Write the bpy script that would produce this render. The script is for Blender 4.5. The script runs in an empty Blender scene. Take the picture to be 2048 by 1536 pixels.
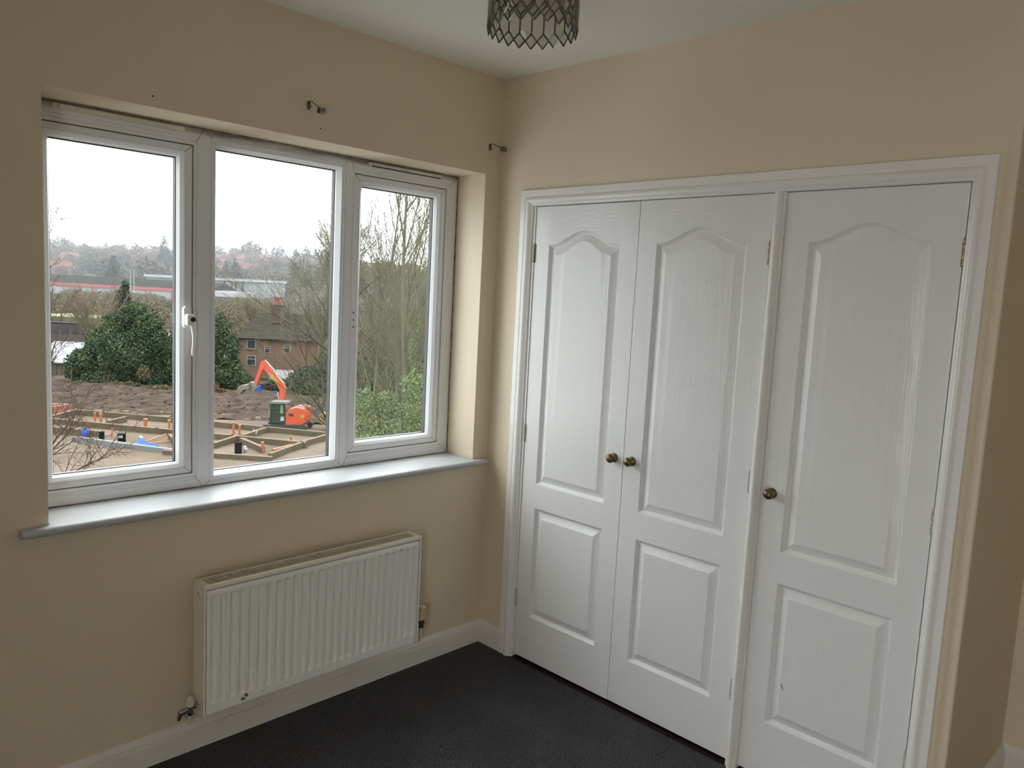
import bpy, bmesh, math, random
import numpy as np
from mathutils import Vector, Matrix

D = bpy.data
SC = bpy.context.scene
COL = SC.collection
rnd = random.Random(7)

# ------------------------------------------------------------------ camera
CAM_P = Vector((-2.4527, -2.5339, 1.6271))
YAW, PITCH, ROLL, FPX = 0.7972, -0.1143, 0.0513, 1556.46
_f = Vector((math.sin(YAW) * math.cos(PITCH), math.cos(YAW) * math.cos(PITCH), math.sin(PITCH)))
_r0 = Vector((math.cos(YAW), -math.sin(YAW), 0))
_u0 = _r0.cross(_f)
_r = math.cos(ROLL) * _r0 + math.sin(ROLL) * _u0
_u = -math.sin(ROLL) * _r0 + math.cos(ROLL) * _u0
cam = D.objects.new('camera', D.cameras.new('camera'))
COL.objects.link(cam)
cam.matrix_world = Matrix(((_r.x, _u.x, -_f.x, CAM_P.x), (_r.y, _u.y, -_f.y, CAM_P.y),
                           (_r.z, _u.z, -_f.z, CAM_P.z), (0, 0, 0, 1)))
cam.data.sensor_width = 36
cam.data.lens = FPX * 36 / 2048
cam.data.clip_start = 0.05
cam.data.clip_end = 3000
SC.camera = cam

# ------------------------------------------------------------------ sky (flat white winter overcast)
w = D.worlds.new('overcast_sky')
SC.world = w
w.use_nodes = True
nt = w.node_tree
nt.nodes.clear()
wo = nt.nodes.new('ShaderNodeOutputWorld')
bg = nt.nodes.new('ShaderNodeBackground')
tc = nt.nodes.new('ShaderNodeTexCoord')
no = nt.nodes.new('ShaderNodeTexNoise')
no.inputs['Scale'].default_value = 2.2
no.inputs['Detail'].default_value = 3
mp = nt.nodes.new('ShaderNodeMapping')
mp.inputs['Scale'].default_value = (1, 1, 3)
cr = nt.nodes.new('ShaderNodeValToRGB')
cr.color_ramp.elements[0].position = 0.3
cr.color_ramp.elements[0].color = (0.84, 0.89, 0.93, 1)
cr.color_ramp.elements[1].position = 0.7
cr.color_ramp.elements[1].color = (0.97, 0.99, 1.0, 1)
nt.links.new(tc.outputs['Generated'], mp.inputs[0])
nt.links.new(mp.outputs[0], no.inputs['Vector'])
nt.links.new(no.outputs[0], cr.inputs[0])
# CIE overcast sky: three times brighter overhead than at the horizon
sep = nt.nodes.new('ShaderNodeSeparateXYZ'); nt.links.new(tc.outputs['Generated'], sep.inputs[0])
mxz = nt.nodes.new('ShaderNodeMath'); mxz.operation = 'MAXIMUM'; mxz.inputs[1].default_value = 0.0
nt.links.new(sep.outputs[2], mxz.inputs[0])
cie = nt.nodes.new('ShaderNodeMath'); cie.operation = 'MULTIPLY_ADD'; cie.inputs[1].default_value = 2.0; cie.inputs[2].default_value = 1.0
nt.links.new(mxz.outputs[0], cie.inputs[0])
sc_ = nt.nodes.new('ShaderNodeVectorMath'); sc_.operation = 'SCALE'
nt.links.new(cr.outputs[0], sc_.inputs[0]); nt.links.new(cie.outputs[0], sc_.inputs['Scale'])
nt.links.new(sc_.outputs[0], bg.inputs[0])
nt.links.new(bg.outputs[0], wo.inputs[0])
SKY = 2.0
bg.inputs['Strength'].default_value = SKY

# added fill light for the room, set in an assumed, unseen doorway behind the camera
la = D.lights.new('added_fill_light', 'AREA')
la.shape = 'RECTANGLE'; la.size = 0.84; la.size_y = 1.98; la.energy = 3.6; la.color = (1.0, 0.93, 0.80)
lo_ = D.objects.new('added_fill_light', la); COL.objects.link(lo_)
lo_.matrix_world = Matrix(((0, 0, -1, -3.59), (1, 0, 0, -2.90), (0, -1, 0, 1.0), (0, 0, 0, 1)))

# ------------------------------------------------------------------ exposure
SC.view_settings.view_transform = 'Standard'
SC.view_settings.look = 'None'
SC.view_settings.gamma = 1
SC.view_settings.use_curve_mapping = False
SC.view_settings.exposure = 1.09
SC.cycles.max_bounces = 10
SC.cycles.diffuse_bounces = 7
SC.cycles.transparent_max_bounces = 16
SC.cycles.sample_clamp_indirect = 6
SC.cycles.caustics_reflective = False
SC.cycles.caustics_refractive = False
SC.cycles.use_denoising = True

# ================================================================== helpers
def link(o, parent=None):
    COL.objects.link(o)
    if parent is not None:
        o.parent = parent
    return o

def empty(name, loc=(0, 0, 0), rz=0, parent=None):
    o = D.objects.new(name, None)
    o.location = loc
    o.rotation_euler = (0, 0, rz)
    o.empty_display_size = 0.1
    return link(o, parent)

def tag(o, label=None, cat=None, group=None, kind=None):
    if label: o['label'] = label
    if cat: o['category'] = cat
    if group: o['group'] = group
    if kind: o['kind'] = kind
    return o

def mesh_obj(name, verts, faces, mat, parent=None, smooth=False, mats=None, mi=None):
    me = D.meshes.new(name)
    me.from_pydata([tuple(v) for v in verts], [], [tuple(f) for f in faces])
    for m in (mats if mats is not None else [mat]):
        me.materials.append(m)
    if mi is not None:
        me.polygons.foreach_set('material_index', mi)
    if smooth:
        me.polygons.foreach_set('use_smooth', [True] * len(me.polygons))
    me.update()
    return link(D.objects.new(name, me), parent)

class MB:
    """collects simple solids and links them as ONE mesh object"""
    def __init__(s):
        s.v = []; s.f = []; s.m = []; s.cur = 0
    def add(s, vs, fs):
        b = len(s.v)
        s.v += [tuple(v) for v in vs]
        s.f += [tuple(i + b for i in f) for f in fs]
        s.m += [s.cur] * len(fs)
        return s
    def box(s, x0, x1, y0, y1, z0, z1):
        v = [(x0, y0, z0), (x1, y0, z0), (x1, y1, z0), (x0, y1, z0), (x0, y0, z1), (x1, y0, z1), (x1, y1, z1), (x0, y1, z1)]
        return s.add(v, [(3, 2, 1, 0), (4, 5, 6, 7), (0, 1, 5, 4), (1, 2, 6, 5), (2, 3, 7, 6), (3, 0, 4, 7)])
    def cbox(s, x0, x1, y0, y1, z0, z1, c=0.002):
        """box with chamfered edges"""
        bm = bmesh.new()
        bmesh.ops.create_cube(bm, size=1)
        for v in bm.verts:
            v.co = Vector(((x0 + x1) / 2 + v.co.x * (x1 - x0), (y0 + y1) / 2 + v.co.y * (y1 - y0), (z0 + z1) / 2 + v.co.z * (z1 - z0)))
        bmesh.ops.bevel(bm, geom=list(bm.edges), offset=c, segments=2, affect='EDGES', profile=0.5)
        s.from_bm(bm)
        return s
    def from_bm(s, bm):
        bm.verts.index_update()
        s.add([v.co[:] for v in bm.verts], [[v.index for v in f.verts] for f in bm.faces])
        bm.free()
    def tube(s, pts, rad, n=10, caps=True):
        pts = [Vector(p) for p in pts]
        if not hasattr(rad, '__len__'): rad = [rad] * len(pts)
        rings = []
        up = None
        for i, p in enumerate(pts):
            a = pts[max(i - 1, 0)]; b = pts[min(i + 1, len(pts) - 1)]
            t = (b - a).normalized()
            if up is None or abs(up.dot(t)) > 0.98:
                up = Vector((0, 0, 1)) if abs(t.z) < 0.9 else Vector((1, 0, 0))
            x = t.cross(up).normalized(); y = x.cross(t)
            up = y
            rings.append([p + (x * math.cos(k * 2 * math.pi / n) + y * math.sin(k * 2 * math.pi / n)) * rad[i] for k in range(n)])
        v = [q for r in rings for q in r]
        f = []
        for i in range(len(pts) - 1):
            for k in range(n):
                k2 = (k + 1) % n
                f.append((i * n + k, (i + 1) * n + k, (i + 1) * n + k2, i * n + k2))
        if caps:
            f.append(tuple(range(n)))
            f.append(tuple(reversed([(len(pts) - 1) * n + k for k in range(n)])))
        return s.add(v, f)
    def lathe(s, prof, origin, axis, n=24):
        """prof: list of (distance along axis, radius)"""
        o = Vector(origin); a = Vector(axis).normalized()
        return s.tube([o + a * d for d, r in prof], [max(r, 1e-4) for d, r in prof], n) if False else s._lathe(prof, o, a, n)
    def _lathe(s, prof, o, a, n):
        up = Vector((0, 0, 1)) if abs(a.z) < 0.9 else Vector((1, 0, 0))
        x = a.cross(up).normalized(); y = x.cross(a)
        v = []; f = []
        for d, r in prof:
            for k in range(n):
                t = k * 2 * math.pi / n
                v.append(o + a * d + (x * math.cos(t) + y * math.sin(t)) * max(r, 1e-5))
        for i in range(len(prof) - 1):
            for k in range(n):
                k2 = (k + 1) % n
                f.append((i * n + k, (i + 1) * n + k, (i + 1) * n + k2, i * n + k2))
        f.append(tuple(range(n)))
        f.append(tuple(reversed([(len(prof) - 1) * n + k for k in range(n)])))
        return s.add(v, f)
    def prism(s, poly, y0, y1, plane='xz'):
        """extruded polygon; plane xz -> extruded along y, plane yz -> along x, plane xy -> along z"""
        n = len(poly)
        def P(a, b, c):
            return (a, c, b) if plane == 'xz' else ((c, a, b) if plane == 'yz' else (a, b, c))
        v = [P(a, b, y0) for a, b in poly] + [P(a, b, y1) for a, b in poly]
        f = [tuple(range(n)), tuple(reversed(range(n, 2 * n)))]
        f += [(i, i + n, (i + 1) % n + n, (i + 1) % n) for i in range(n)]
        return s.add(v, f)
    def build(s, name, mat, parent=None, smooth=False, mats=None, fix=True):
        o = mesh_obj(name, s.v, s.f, mat, parent, smooth, mats, s.m if mats else None)
        if fix:
            bm = bmesh.new(); bm.from_mesh(o.data)
            bmesh.ops.recalc_face_normals(bm, faces=bm.faces)
            bm.to_mesh(o.data); bm.free()
        return o

def shade_auto(o, ang=35):
    me = o.data
    me.polygons.foreach_set('use_smooth', [True] * len(me.polygons))
    bm = bmesh.new(); bm.from_mesh(me)
    for e in bm.edges:
        if len(e.link_faces) == 2:
            e.smooth = e.calc_face_angle(0) < math.radians(ang)
    bm.to_mesh(me); bm.free()
    return o

def copy_tree(o, parent=None):
    c = o.copy(); COL.objects.link(c)
    if parent is not None: c.parent = parent
    for ch in [x for x in D.objects if x.parent == o]:
        copy_tree(ch, c)
    return c

# ------------------------------------------------------------------ materials
def mat(name, col, rough=0.5, metal=0, spec=0.5, bump=0, bscale=200, var=0, vscale=5, stretch=(1, 1, 1), coat=0, vcol=None, island=0):
    m = D.materials.new(name); m.use_nodes = True
    n = m.node_tree; b = n.nodes['Principled BSDF']
    b.inputs['Base Color'].default_value = (*col, 1)
    b.inputs['Roughness'].default_value = rough
    b.inputs['Metallic'].default_value = metal
    b.inputs['Specular IOR Level'].default_value = spec
    b.inputs['Coat Weight'].default_value = coat
    t = n.nodes.new('ShaderNodeTexCoord')
    mpn = n.nodes.new('ShaderNodeMapping'); mpn.inputs['Scale'].default_value = stretch
    n.links.new(t.outputs['Object'], mpn.inputs[0])
    if bump:
        x = n.nodes.new('ShaderNodeTexNoise'); x.inputs['Scale'].default_value = bscale; x.inputs['Detail'].default_value = 3
        n.links.new(mpn.outputs[0], x.inputs['Vector'])
        bp = n.nodes.new('ShaderNodeBump'); bp.inputs['Strength'].default_value = bump; bp.inputs['Distance'].default_value = 0.002
        n.links.new(x.outputs[0], bp.inputs['Height']); n.links.new(bp.outputs[0], b.inputs['Normal'])
    src = None
    if var:
        x = n.nodes.new('ShaderNodeTexNoise'); x.inputs['Scale'].default_value = vscale; x.inputs['Detail'].default_value = 5
        x.inputs['Roughness'].default_value = 0.6
        n.links.new(mpn.outputs[0], x.inputs['Vector'])
        mx = n.nodes.new('ShaderNodeMix'); mx.data_type = 'RGBA'
        c2 = vcol or tuple(c * (1 - var) for c in col)
        r = n.nodes.new('ShaderNodeMapRange'); r.inputs[1].default_value = 0.35; r.inputs[2].default_value = 0.65
        n.links.new(x.outputs[0], r.inputs[0]); n.links.new(r.outputs[0], mx.inputs[0])
        mx.inputs[6].default_value = (*col, 1); mx.inputs[7].default_value = (*c2, 1)
        n.links.new(mx.outputs[2], b.inputs['Base Color']); src = mx.outputs[2]
    if island:
        g = n.nodes.new('ShaderNodeNewGeometry')
        hs = n.nodes.new('ShaderNodeHueSaturation')
        r = n.nodes.new('ShaderNodeMapRange'); r.inputs[3].default_value = 1 - island; r.inputs[4].default_value = 1 + island
        n.links.new(g.outputs['Random Per Island'], r.inputs[0]); n.links.new(r.outputs[0], hs.inputs['Value'])
        if src: n.links.new(src, hs.inputs['Color'])
        else: hs.inputs['Color'].default_value = (*col, 1)
        n.links.new(hs.outputs[0], b.inputs['Base Color'])
    return m

M = {}
CREAM = (0.70, 0.60, 0.45)
M['wall'] = mat('cream_emulsion', CREAM, 0.65, bump=0.12, bscale=90, var=0.03, vscale=1.5)
M['ceiling'] = mat('white_ceiling_paint', (0.86, 0.84, 0.775), 0.8, bump=0.1, bscale=70)
M['gloss'] = mat('white_gloss_wood_paint', (0.79, 0.775, 0.75), 0.22, bump=0.1, bscale=60, stretch=(1, 1, 0.25))
M['skirt'] = mat('white_gloss_skirting_paint', (0.74, 0.71, 0.65), 0.3, bump=0.1, bscale=60, var=0.06, vscale=8)
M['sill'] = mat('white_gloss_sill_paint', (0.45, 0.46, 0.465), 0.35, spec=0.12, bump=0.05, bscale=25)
M['rad'] = mat('white_enamel', (0.80, 0.79, 0.76), 0.28, bump=0.03, bscale=40)
M['radside'] = mat('yellowed_enamel', (0.76, 0.72, 0.60), 0.35)
M['dark'] = mat('dark_void', (0.015, 0.012, 0.01), 0.9)
M['black'] = mat('black_rubber', (0.012, 0.013, 0.016), 0.5)
M['seam'] = mat('grime_line', (0.10, 0.09, 0.075), 0.8)
M['grime'] = mat('brown_mould_sealant', (0.33, 0.28, 0.20), 0.8, var=0.7, vscale=30)
M['brass'] = mat('aged_brass', (0.25, 0.185, 0.095), 0.42, metal=1, var=0.5, vscale=60, vcol=(0.15, 0.105, 0.055))
M['brass_hinge'] = mat('tarnished_brass', (0.42, 0.33, 0.18), 0.4, metal=1, var=0.5, vscale=200, vcol=(0.10, 0.08, 0.05))
M['hinge_paint'] = mat('paint_spattered_hinge', (0.30, 0.27, 0.23), 0.5, var=0.8, vscale=250, vcol=(0.6, 0.58, 0.54))
M['chrome'] = mat('dull_chrome', (0.55, 0.55, 0.56), 0.25, metal=1, var=0.5, vscale=90)
M['steel'] = mat('dark_steel', (0.28, 0.28, 0.29), 0.35, metal=1, var=0.4, vscale=120)
M['copper_brown'] = mat('brown_brass_fitting', (0.20, 0.12, 0.06), 0.4, metal=0.8, var=0.5, vscale=80)
M['beige'] = mat('beige_plastic', (0.62, 0.50, 0.26), 0.5)
M['cap'] = mat('white_plastic_cap', (0.66, 0.62, 0.50), 0.4)
M['maroon'] = mat('dark_maroon_wood', (0.035, 0.008, 0.006), 0.45, var=0.4, vscale=30)
M['chip'] = mat('rusted_chip', (0.06, 0.05, 0.045), 0.8, var=0.5, vscale=300, vcol=(0.25, 0.2, 0.16))
M['handle'] = mat('white_handle_enamel', (0.82, 0.83, 0.83), 0.25)
M['vent'] = mat('yellowed_vent_plastic', (0.76, 0.73, 0.62), 0.4, var=0.25, vscale=14)

def frame_mat():
    """white uPVC with brown-grey mould smudges along the top of the frame"""
    m = mat('white_upvc', (0.76, 0.77, 0.79), 0.22)
    n = m.node_tree; b = n.nodes['Principled BSDF']
    t = n.nodes.new('ShaderNodeTexCoord'); s = n.nodes.new('ShaderNodeSeparateXYZ')
    n.links.new(t.outputs['Object'], s.inputs[0])
    mpn = n.nodes.new('ShaderNodeMapping'); mpn.inputs['Scale'].default_value = (4, 10, 26)
    n.links.new(t.outputs['Object'], mpn.inputs[0])
    x = n.nodes.new('ShaderNodeTexNoise'); x.inputs['Scale'].default_value = 1.6; x.inputs['Detail'].default_value = 5
    n.links.new(mpn.outputs[0], x.inputs['Vector'])
    r = n.nodes.new('ShaderNodeMapRange'); r.inputs[1].default_value = 2.095; r.inputs[2].default_value = 2.139
    n.links.new(s.outputs[2], r.inputs[0])
    a = n.nodes.new('ShaderNodeMath'); a.operation = 'MULTIPLY_ADD'
    n.links.new(r.outputs[0], a.inputs[0]); a.inputs[1].default_value = 1.25
    n.links.new(x.outputs[0], a.inputs[2])
    r2 = n.nodes.new('ShaderNodeMapRange'); r2.inputs[1].default_value = 0.95; r2.inputs[2].default_value = 1.6
    n.links.new(a.outputs[0], r2.inputs[0])
    mx = n.nodes.new('ShaderNodeMix'); mx.data_type = 'RGBA'
    n.links.new(r2.outputs[0], mx.inputs[0])
    mx.inputs[6].default_value = (0.76, 0.77, 0.79, 1); mx.inputs[7].default_value = (0.24, 0.20, 0.16, 1)
    n.links.new(mx.outputs[2], b.inputs['Base Color'])
    return m
M['upvc'] = frame_mat()

def grain_mat(name, horiz):
    """white gloss paint over embossed wood grain"""
    m = mat(name, (0.77, 0.765, 0.755), 0.25)
    n = m.node_tree; b = n.nodes['Principled BSDF']
    t = n.nodes.new('ShaderNodeTexCoord')
    def noise(sc, det, dist=0.0, st=(1, 1, 1)):
        mpn = n.nodes.new('ShaderNodeMapping'); mpn.inputs['Scale'].default_value = st
        n.links.new(t.outputs['Object'], mpn.inputs[0])
        x = n.nodes.new('ShaderNodeTexNoise'); x.inputs['Scale'].default_value = sc; x.inputs['Detail'].default_value = det
        x.inputs['Distortion'].default_value = dist
        n.links.new(mpn.outputs[0], x.inputs['Vector'])
        return x.outputs[0]
    st = (1, 0.07, 1) if horiz else (1, 1, 0.05)
    a = noise(230, 2, 0.4, st)
    st2 = (1, 0.14, 1) if horiz else (1, 1, 0.09)
    c = noise(48, 2, 0.8, st2)
    ad = n.nodes.new('ShaderNodeMath'); ad.operation = 'MULTIPLY_ADD'
    n.links.new(c, ad.inputs[0]); ad.inputs[1].default_value = (0.45 if horiz else 0.8); n.links.new(a, ad.inputs[2])
    bp = n.nodes.new('ShaderNodeBump'); bp.inputs['Strength'].default_value = 0.6; bp.inputs['Distance'].default_value = 0.0016
    n.links.new(ad.outputs[0], bp.inputs['Height']); n.links.new(bp.outputs[0], b.inputs['Normal'])
    return m
M['grain_v'] = grain_mat('white_gloss_vertical_grain', False)
M['grain_h'] = grain_mat('white_gloss_horizontal_grain', True)

def carpet_mat():
    m = mat('charcoal_carpet', (0.02, 0.02, 0.023), 1.0, spec=0.05)
    n = m.node_tree; b = n.nodes['Principled BSDF']
    t = n.nodes.new('ShaderNodeTexCoord')
    v = n.nodes.new('ShaderNodeTexNoise'); v.inputs['Scale'].default_value = 290; v.inputs['Detail'].default_value = 2.5
    n.links.new(t.outputs['Object'], v.inputs['Vector'])
    v2 = n.nodes.new('ShaderNodeTexNoise'); v2.inputs['Scale'].default_value = 3.5; v2.inputs['Detail'].default_value = 4
    n.links.new(t.outputs['Object'], v2.inputs['Vector'])
    cr = n.nodes.new('ShaderNodeValToRGB')
    e = cr.color_ramp.elements
    e[0].position = 0.40; e[0].color = (0.003, 0.003, 0.0035, 1)
    e[1].position = 0.66; e[1].color = (0.145, 0.145, 0.162, 1)
    k = e.new(0.5); k.color = (0.017, 0.017, 0.020, 1)
    n.links.new(v.outputs[0], cr.inputs[0])
    mx = n.nodes.new('ShaderNodeMix'); mx.data_type = 'RGBA'; mx.blend_type = 'MULTIPLY'
    mx.inputs[0].default_value = 1
    r = n.nodes.new('ShaderNodeMapRange'); r.inputs[1].default_value = 0.3; r.inputs[2].default_value = 0.7
    r.inputs[3].default_value = 0.7; r.inputs[4].default_value = 1.25
    n.links.new(v2.outputs[0], r.inputs[0])
    n.links.new(cr.outputs[0], mx.inputs[6]); n.links.new(r.outputs[0], mx.inputs[7])
    n.links.new(mx.outputs[2], b.inputs['Base Color'])
    bp = n.nodes.new('ShaderNodeBump'); bp.inputs['Strength'].default_value = 0.9; bp.inputs['Distance'].default_value = 0.004
    n.links.new(v.outputs[0], bp.inputs['Height']); n.links.new(bp.outputs[0], b.inputs['Normal'])
    b.inputs['Sheen Weight'].default_value = 0.15
    return m
M['carpet'] = carpet_mat()

def glass_mat(name, ior=1.5, tint=(0.97, 0.99, 0.985), rough=0.0):
    m = D.materials.new(name); m.use_nodes = True
    n = m.node_tree; n.nodes.clear()
    o = n.nodes.new('ShaderNodeOutputMaterial'); tr = n.nodes.new('ShaderNodeBsdfTransparent'); tr.inputs[0].default_value = (*tint, 1)
    g = n.nodes.new('ShaderNodeBsdfGlossy'); g.inputs['Roughness'].default_value = rough
    fr = n.nodes.new('ShaderNodeFresnel')
    # same reflectance from both faces of the thin sheet (no false total reflection on the way out)
    ge = n.nodes.new('ShaderNodeNewGeometry'); ma = n.nodes.new('ShaderNodeMath'); ma.operation = 'MULTIPLY_ADD'
    ma.inputs[1].default_value = 1 / ior - ior; ma.inputs[2].default_value = ior
    n.links.new(ge.outputs['Backfacing'], ma.inputs[0]); n.links.new(ma.outputs[0], fr.inputs[0])
    mx = n.nodes.new('ShaderNodeMixShader')
    n.links.new(fr.outputs[0], mx.inputs[0]); n.links.new(tr.outputs[0], mx.inputs[1]); n.links.new(g.outputs[0], mx.inputs[2])
    n.links.new(mx.outputs[0], o.inputs[0])
    return m
M['glass'] = glass_mat('window_glass', 1.45)
M['crystal'] = glass_mat('acrylic_crystal', 1.6, (0.80, 0.79, 0.75), 0.08)

# ================================================================== ROOM SHELL
H = 2.5556
WX0, WX1 = -3.4, 0.0           # window wall extent
WINX0, WINX1, WINZ0, WINZ1 = -1.795, -0.089, 0.8785, 2.1407
YB = -4.7                        # wall behind the camera
AX = 0.75                        # alcove depth
OY0, OY1, OZ = -0.165, -1.93, 2.058   # wardrobe opening in the east wall

def struct(o):
    o['kind'] = 'structure'; return o

b = MB()
b.box(WX0 - .2, AX + .3, YB - .2, 0.0, -.15, 0)
struct(b.build('floor', M['carpet']))
b = MB(); b.box(WX0 - .2, AX + .3, YB - .2, 0.32, H, H + .15)
struct(b.build('ceiling', M['ceiling']))
b = MB()
b.box(WX0 - .2, WINX0, 0, .30, -.15, H); b.box(WINX1, AX + .3, 0, .30, -.15, H)
b.box(WINX0, WINX1, 0, .30, -.15, WINZ0 - .026); b.box(WINX0, WINX1, 0, .30, WINZ1, H)
b.box(WINX0, WINX1, .262, .30, WINZ0 - .026, WINZ0)
struct(b.build('wall_north', M['wall']))
# east wall with the wardrobe opening; plaster bead swells slightly at the outer corner
b = MB()
b.box(0, .09, OY0, 0, 0, H)
b.box(0, .09, OY1, OY0, OZ, H)
b.prism([(0, OY1), (0, -1.955), (-.0035, -1.976), (-.0045, -1.981), (-.003, -1.985), (.001, -1.987), (.09, -1.987), (.09, OY1)], 0, H, 'xy')
struct(b.build('wall_east', M['wall']))
b = MB(); b.box(.09, AX + .1, -1.987, -1.93, 0, H)
struct(b.build('wall_alcove_return', M['wall']))
b = MB(); b.box(AX, AX + .1, YB, -1.987, 0, H)
struct(b.build('wall_alcove', M['wall']))
b = MB(); b.box(AX + .1, AX + .3, YB - .2, 0, 0, H)
struct(b.build('wall_outer_east', M['wall']))
b = MB(); b.box(WX0 - .2, WX0, YB - .2, -3.33, 0, H); b.box(WX0 - .2, WX0, -2.47, 0, 0, H); b.box(WX0 - .2, WX0, -3.33, -2.47, 2.0, H)
struct(b.build('wall_west', M['wall']))
b = MB(); b.box(WX0, AX + .1, YB - .2, YB, 0, H)
struct(b.build('wall_south', M['wall']))

# skirting boards: moulded profile (out from wall, height)
SK = [(0, 0), (.017, 0), (.017, .070), (.0155, .073), (.0105, .0750), (.0105, .0780), (.0138, .0795), (.0130, .086), (.0085, .095), (.0055, .1005), (.004, .104), (0, .104)]
def skirting(name, p0, p1, nrm, m0=0, m1=0):
    """m0/m1: mitre sign at the ends (1 = inside corner)"""
    p0 = Vector(p0); p1 = Vector(p1); n = Vector(nrm); t = (p1 - p0).normalized()
    b = MB(); v = []
    for p, m in ((p0, m0), (p1, -m1)):
        for d, z in SK:
            q = p + n * d + t * (d * m); v.append((q.x, q.y, z))
    k = len(SK)
    f = [tuple(range(k)), tuple(reversed(range(k, 2 * k)))] + [(i, i + k, (i + 1) % k + k, (i + 1) % k) for i in range(k)]
    b.add(v, f)
    return struct(b.build(name, M['skirt']))
skirting('baseboard_north', (WX0, 0, 0), (0, 0, 0), (0, -1, 0), 1, 1)
skirting('baseboard_east', (0, 0, 0), (0, -.156, 0), (-1, 0, 0), 1, 0)
skirting('baseboard_alcove', (AX, -1.987, 0), (AX, YB, 0), (-1, 0, 0), 1, 1)
skirting('baseboard_alcove_return', (.01, -1.987, 0), (AX, -1.987, 0), (0, -1, 0), 0, 1)
skirting('baseboard_west', (WX0, -2.47, 0), (WX0, 0, 0), (1, 0, 0), 0, 1)

# ================================================================== WINDOW
win = struct(empty('window_1', ((WINX0 + WINX1) / 2, .2, WINZ0)))
WO = win.location.copy()
def wpart(o, parent=win, name=None):
    """children keep world coordinates"""
    if parent is win:
        o.location = -WO
    return o

def ring(b, outer, inner, prof):
    """mitred frame: outer/inner = (x0,x1,z0,z1); prof = closed polygon of (t from outer to inner, y)"""
    ox0, ox1, oz0, oz1 = outer; ix0, ix1, iz0, iz1 = inner
    oc = [(ox0, oz0), (ox1, oz0), (ox1, oz1), (ox0, oz1)]
    ic = [(ix0, iz0), (ix1, iz0), (ix1, iz1), (ix0, iz1)]
    k = len(prof); v = []; f = []
    for c in range(4):
        for t, y in prof:
            v.append((oc[c][0] + (ic[c][0] - oc[c][0]) * t, y, oc[c][1] + (ic[c][1] - oc[c][1]) * t))
    for c in range(4):
        d = (c + 1) % 4
        for i in range(k):
            j = (i + 1) % k
            f.append((c * k + i, c * k + j, d * k + j, d * k + i))
    b.add(v, f)
def seams(b, outer, inner, y, wd=.0007, t0=0.0, t1=1.0):
    oc = [(outer[0], outer[2]), (outer[1], outer[2]), (outer[1], outer[3]), (outer[0], outer[3])]
    ic = [(inner[0], inner[2]), (inner[1], inner[2]), (inner[1], inner[3]), (inner[0], inner[3])]
    for o_, i_ in zip(oc, ic):
        a = Vector((o_[0], 0, o_[1])); e = Vector((i_[0], 0, i_[1]))
        p = a + (e - a) * t0; q = a + (e - a) * t1
        d = (q - p).normalized(); s = Vector((-d.z, 0, d.x)) * wd
        vs = [p + s, p - s, q - s, q + s]
        b.add([(u.x, y - .0004, u.z) for u in vs] + [(u.x, y + .001, u.z) for u in vs],
              [(0, 1, 2, 3), (7, 6, 5, 4), (0, 4, 5, 1), (1, 5, 6, 2), (2, 6, 7, 3), (3, 7, 4, 0)])

FY = .180
XM1, XM2 = -1.250, -.6605
bays = [
    dict(o=(-1.837, XM1, WINZ0, WINZ1), i=(-1.777, -1.287, .933, 2.079), sash=True),
    dict(o=(XM1, XM2, WINZ0, WINZ1), i=(-1.2175, -.6845, .905, 2.102), sash=False),
    dict(o=(XM2, WINX1, WINZ0, WINZ1), i=(-.636, -.150, .933, 2.079), sash=True)]
FPROF = [(0, FY), (.58, FY), (.60, FY + .0016), (.63, FY), (.72, FY + .0004), (.76, FY + .003), (.80, FY + .0035), (.84, FY + .0005), (.97, FY + .0003), (1.0, FY + .001), (1.0, .255), (0, .255)]
fb = MB(); sb_ = MB()
for q in bays:
    ring(fb, q['o'], q['i'], FPROF)
    seams(sb_, q['o'], q['i'], FY, .0007, 0.02, .8)
fo = fb.build('window_frame', M['upvc'], win); fo.location = -WO
so = sb_.build('weld_seam', M['seam'], win); so.location = -WO
BEAD = [(0, 0), (.44, 0), (.47, .0016), (.50, 0), (.60, .002), (.64, .0035), (.82, .011), (.86, .0125), (1.0, .0275), (1.0, .034), (0, .034)]
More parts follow.
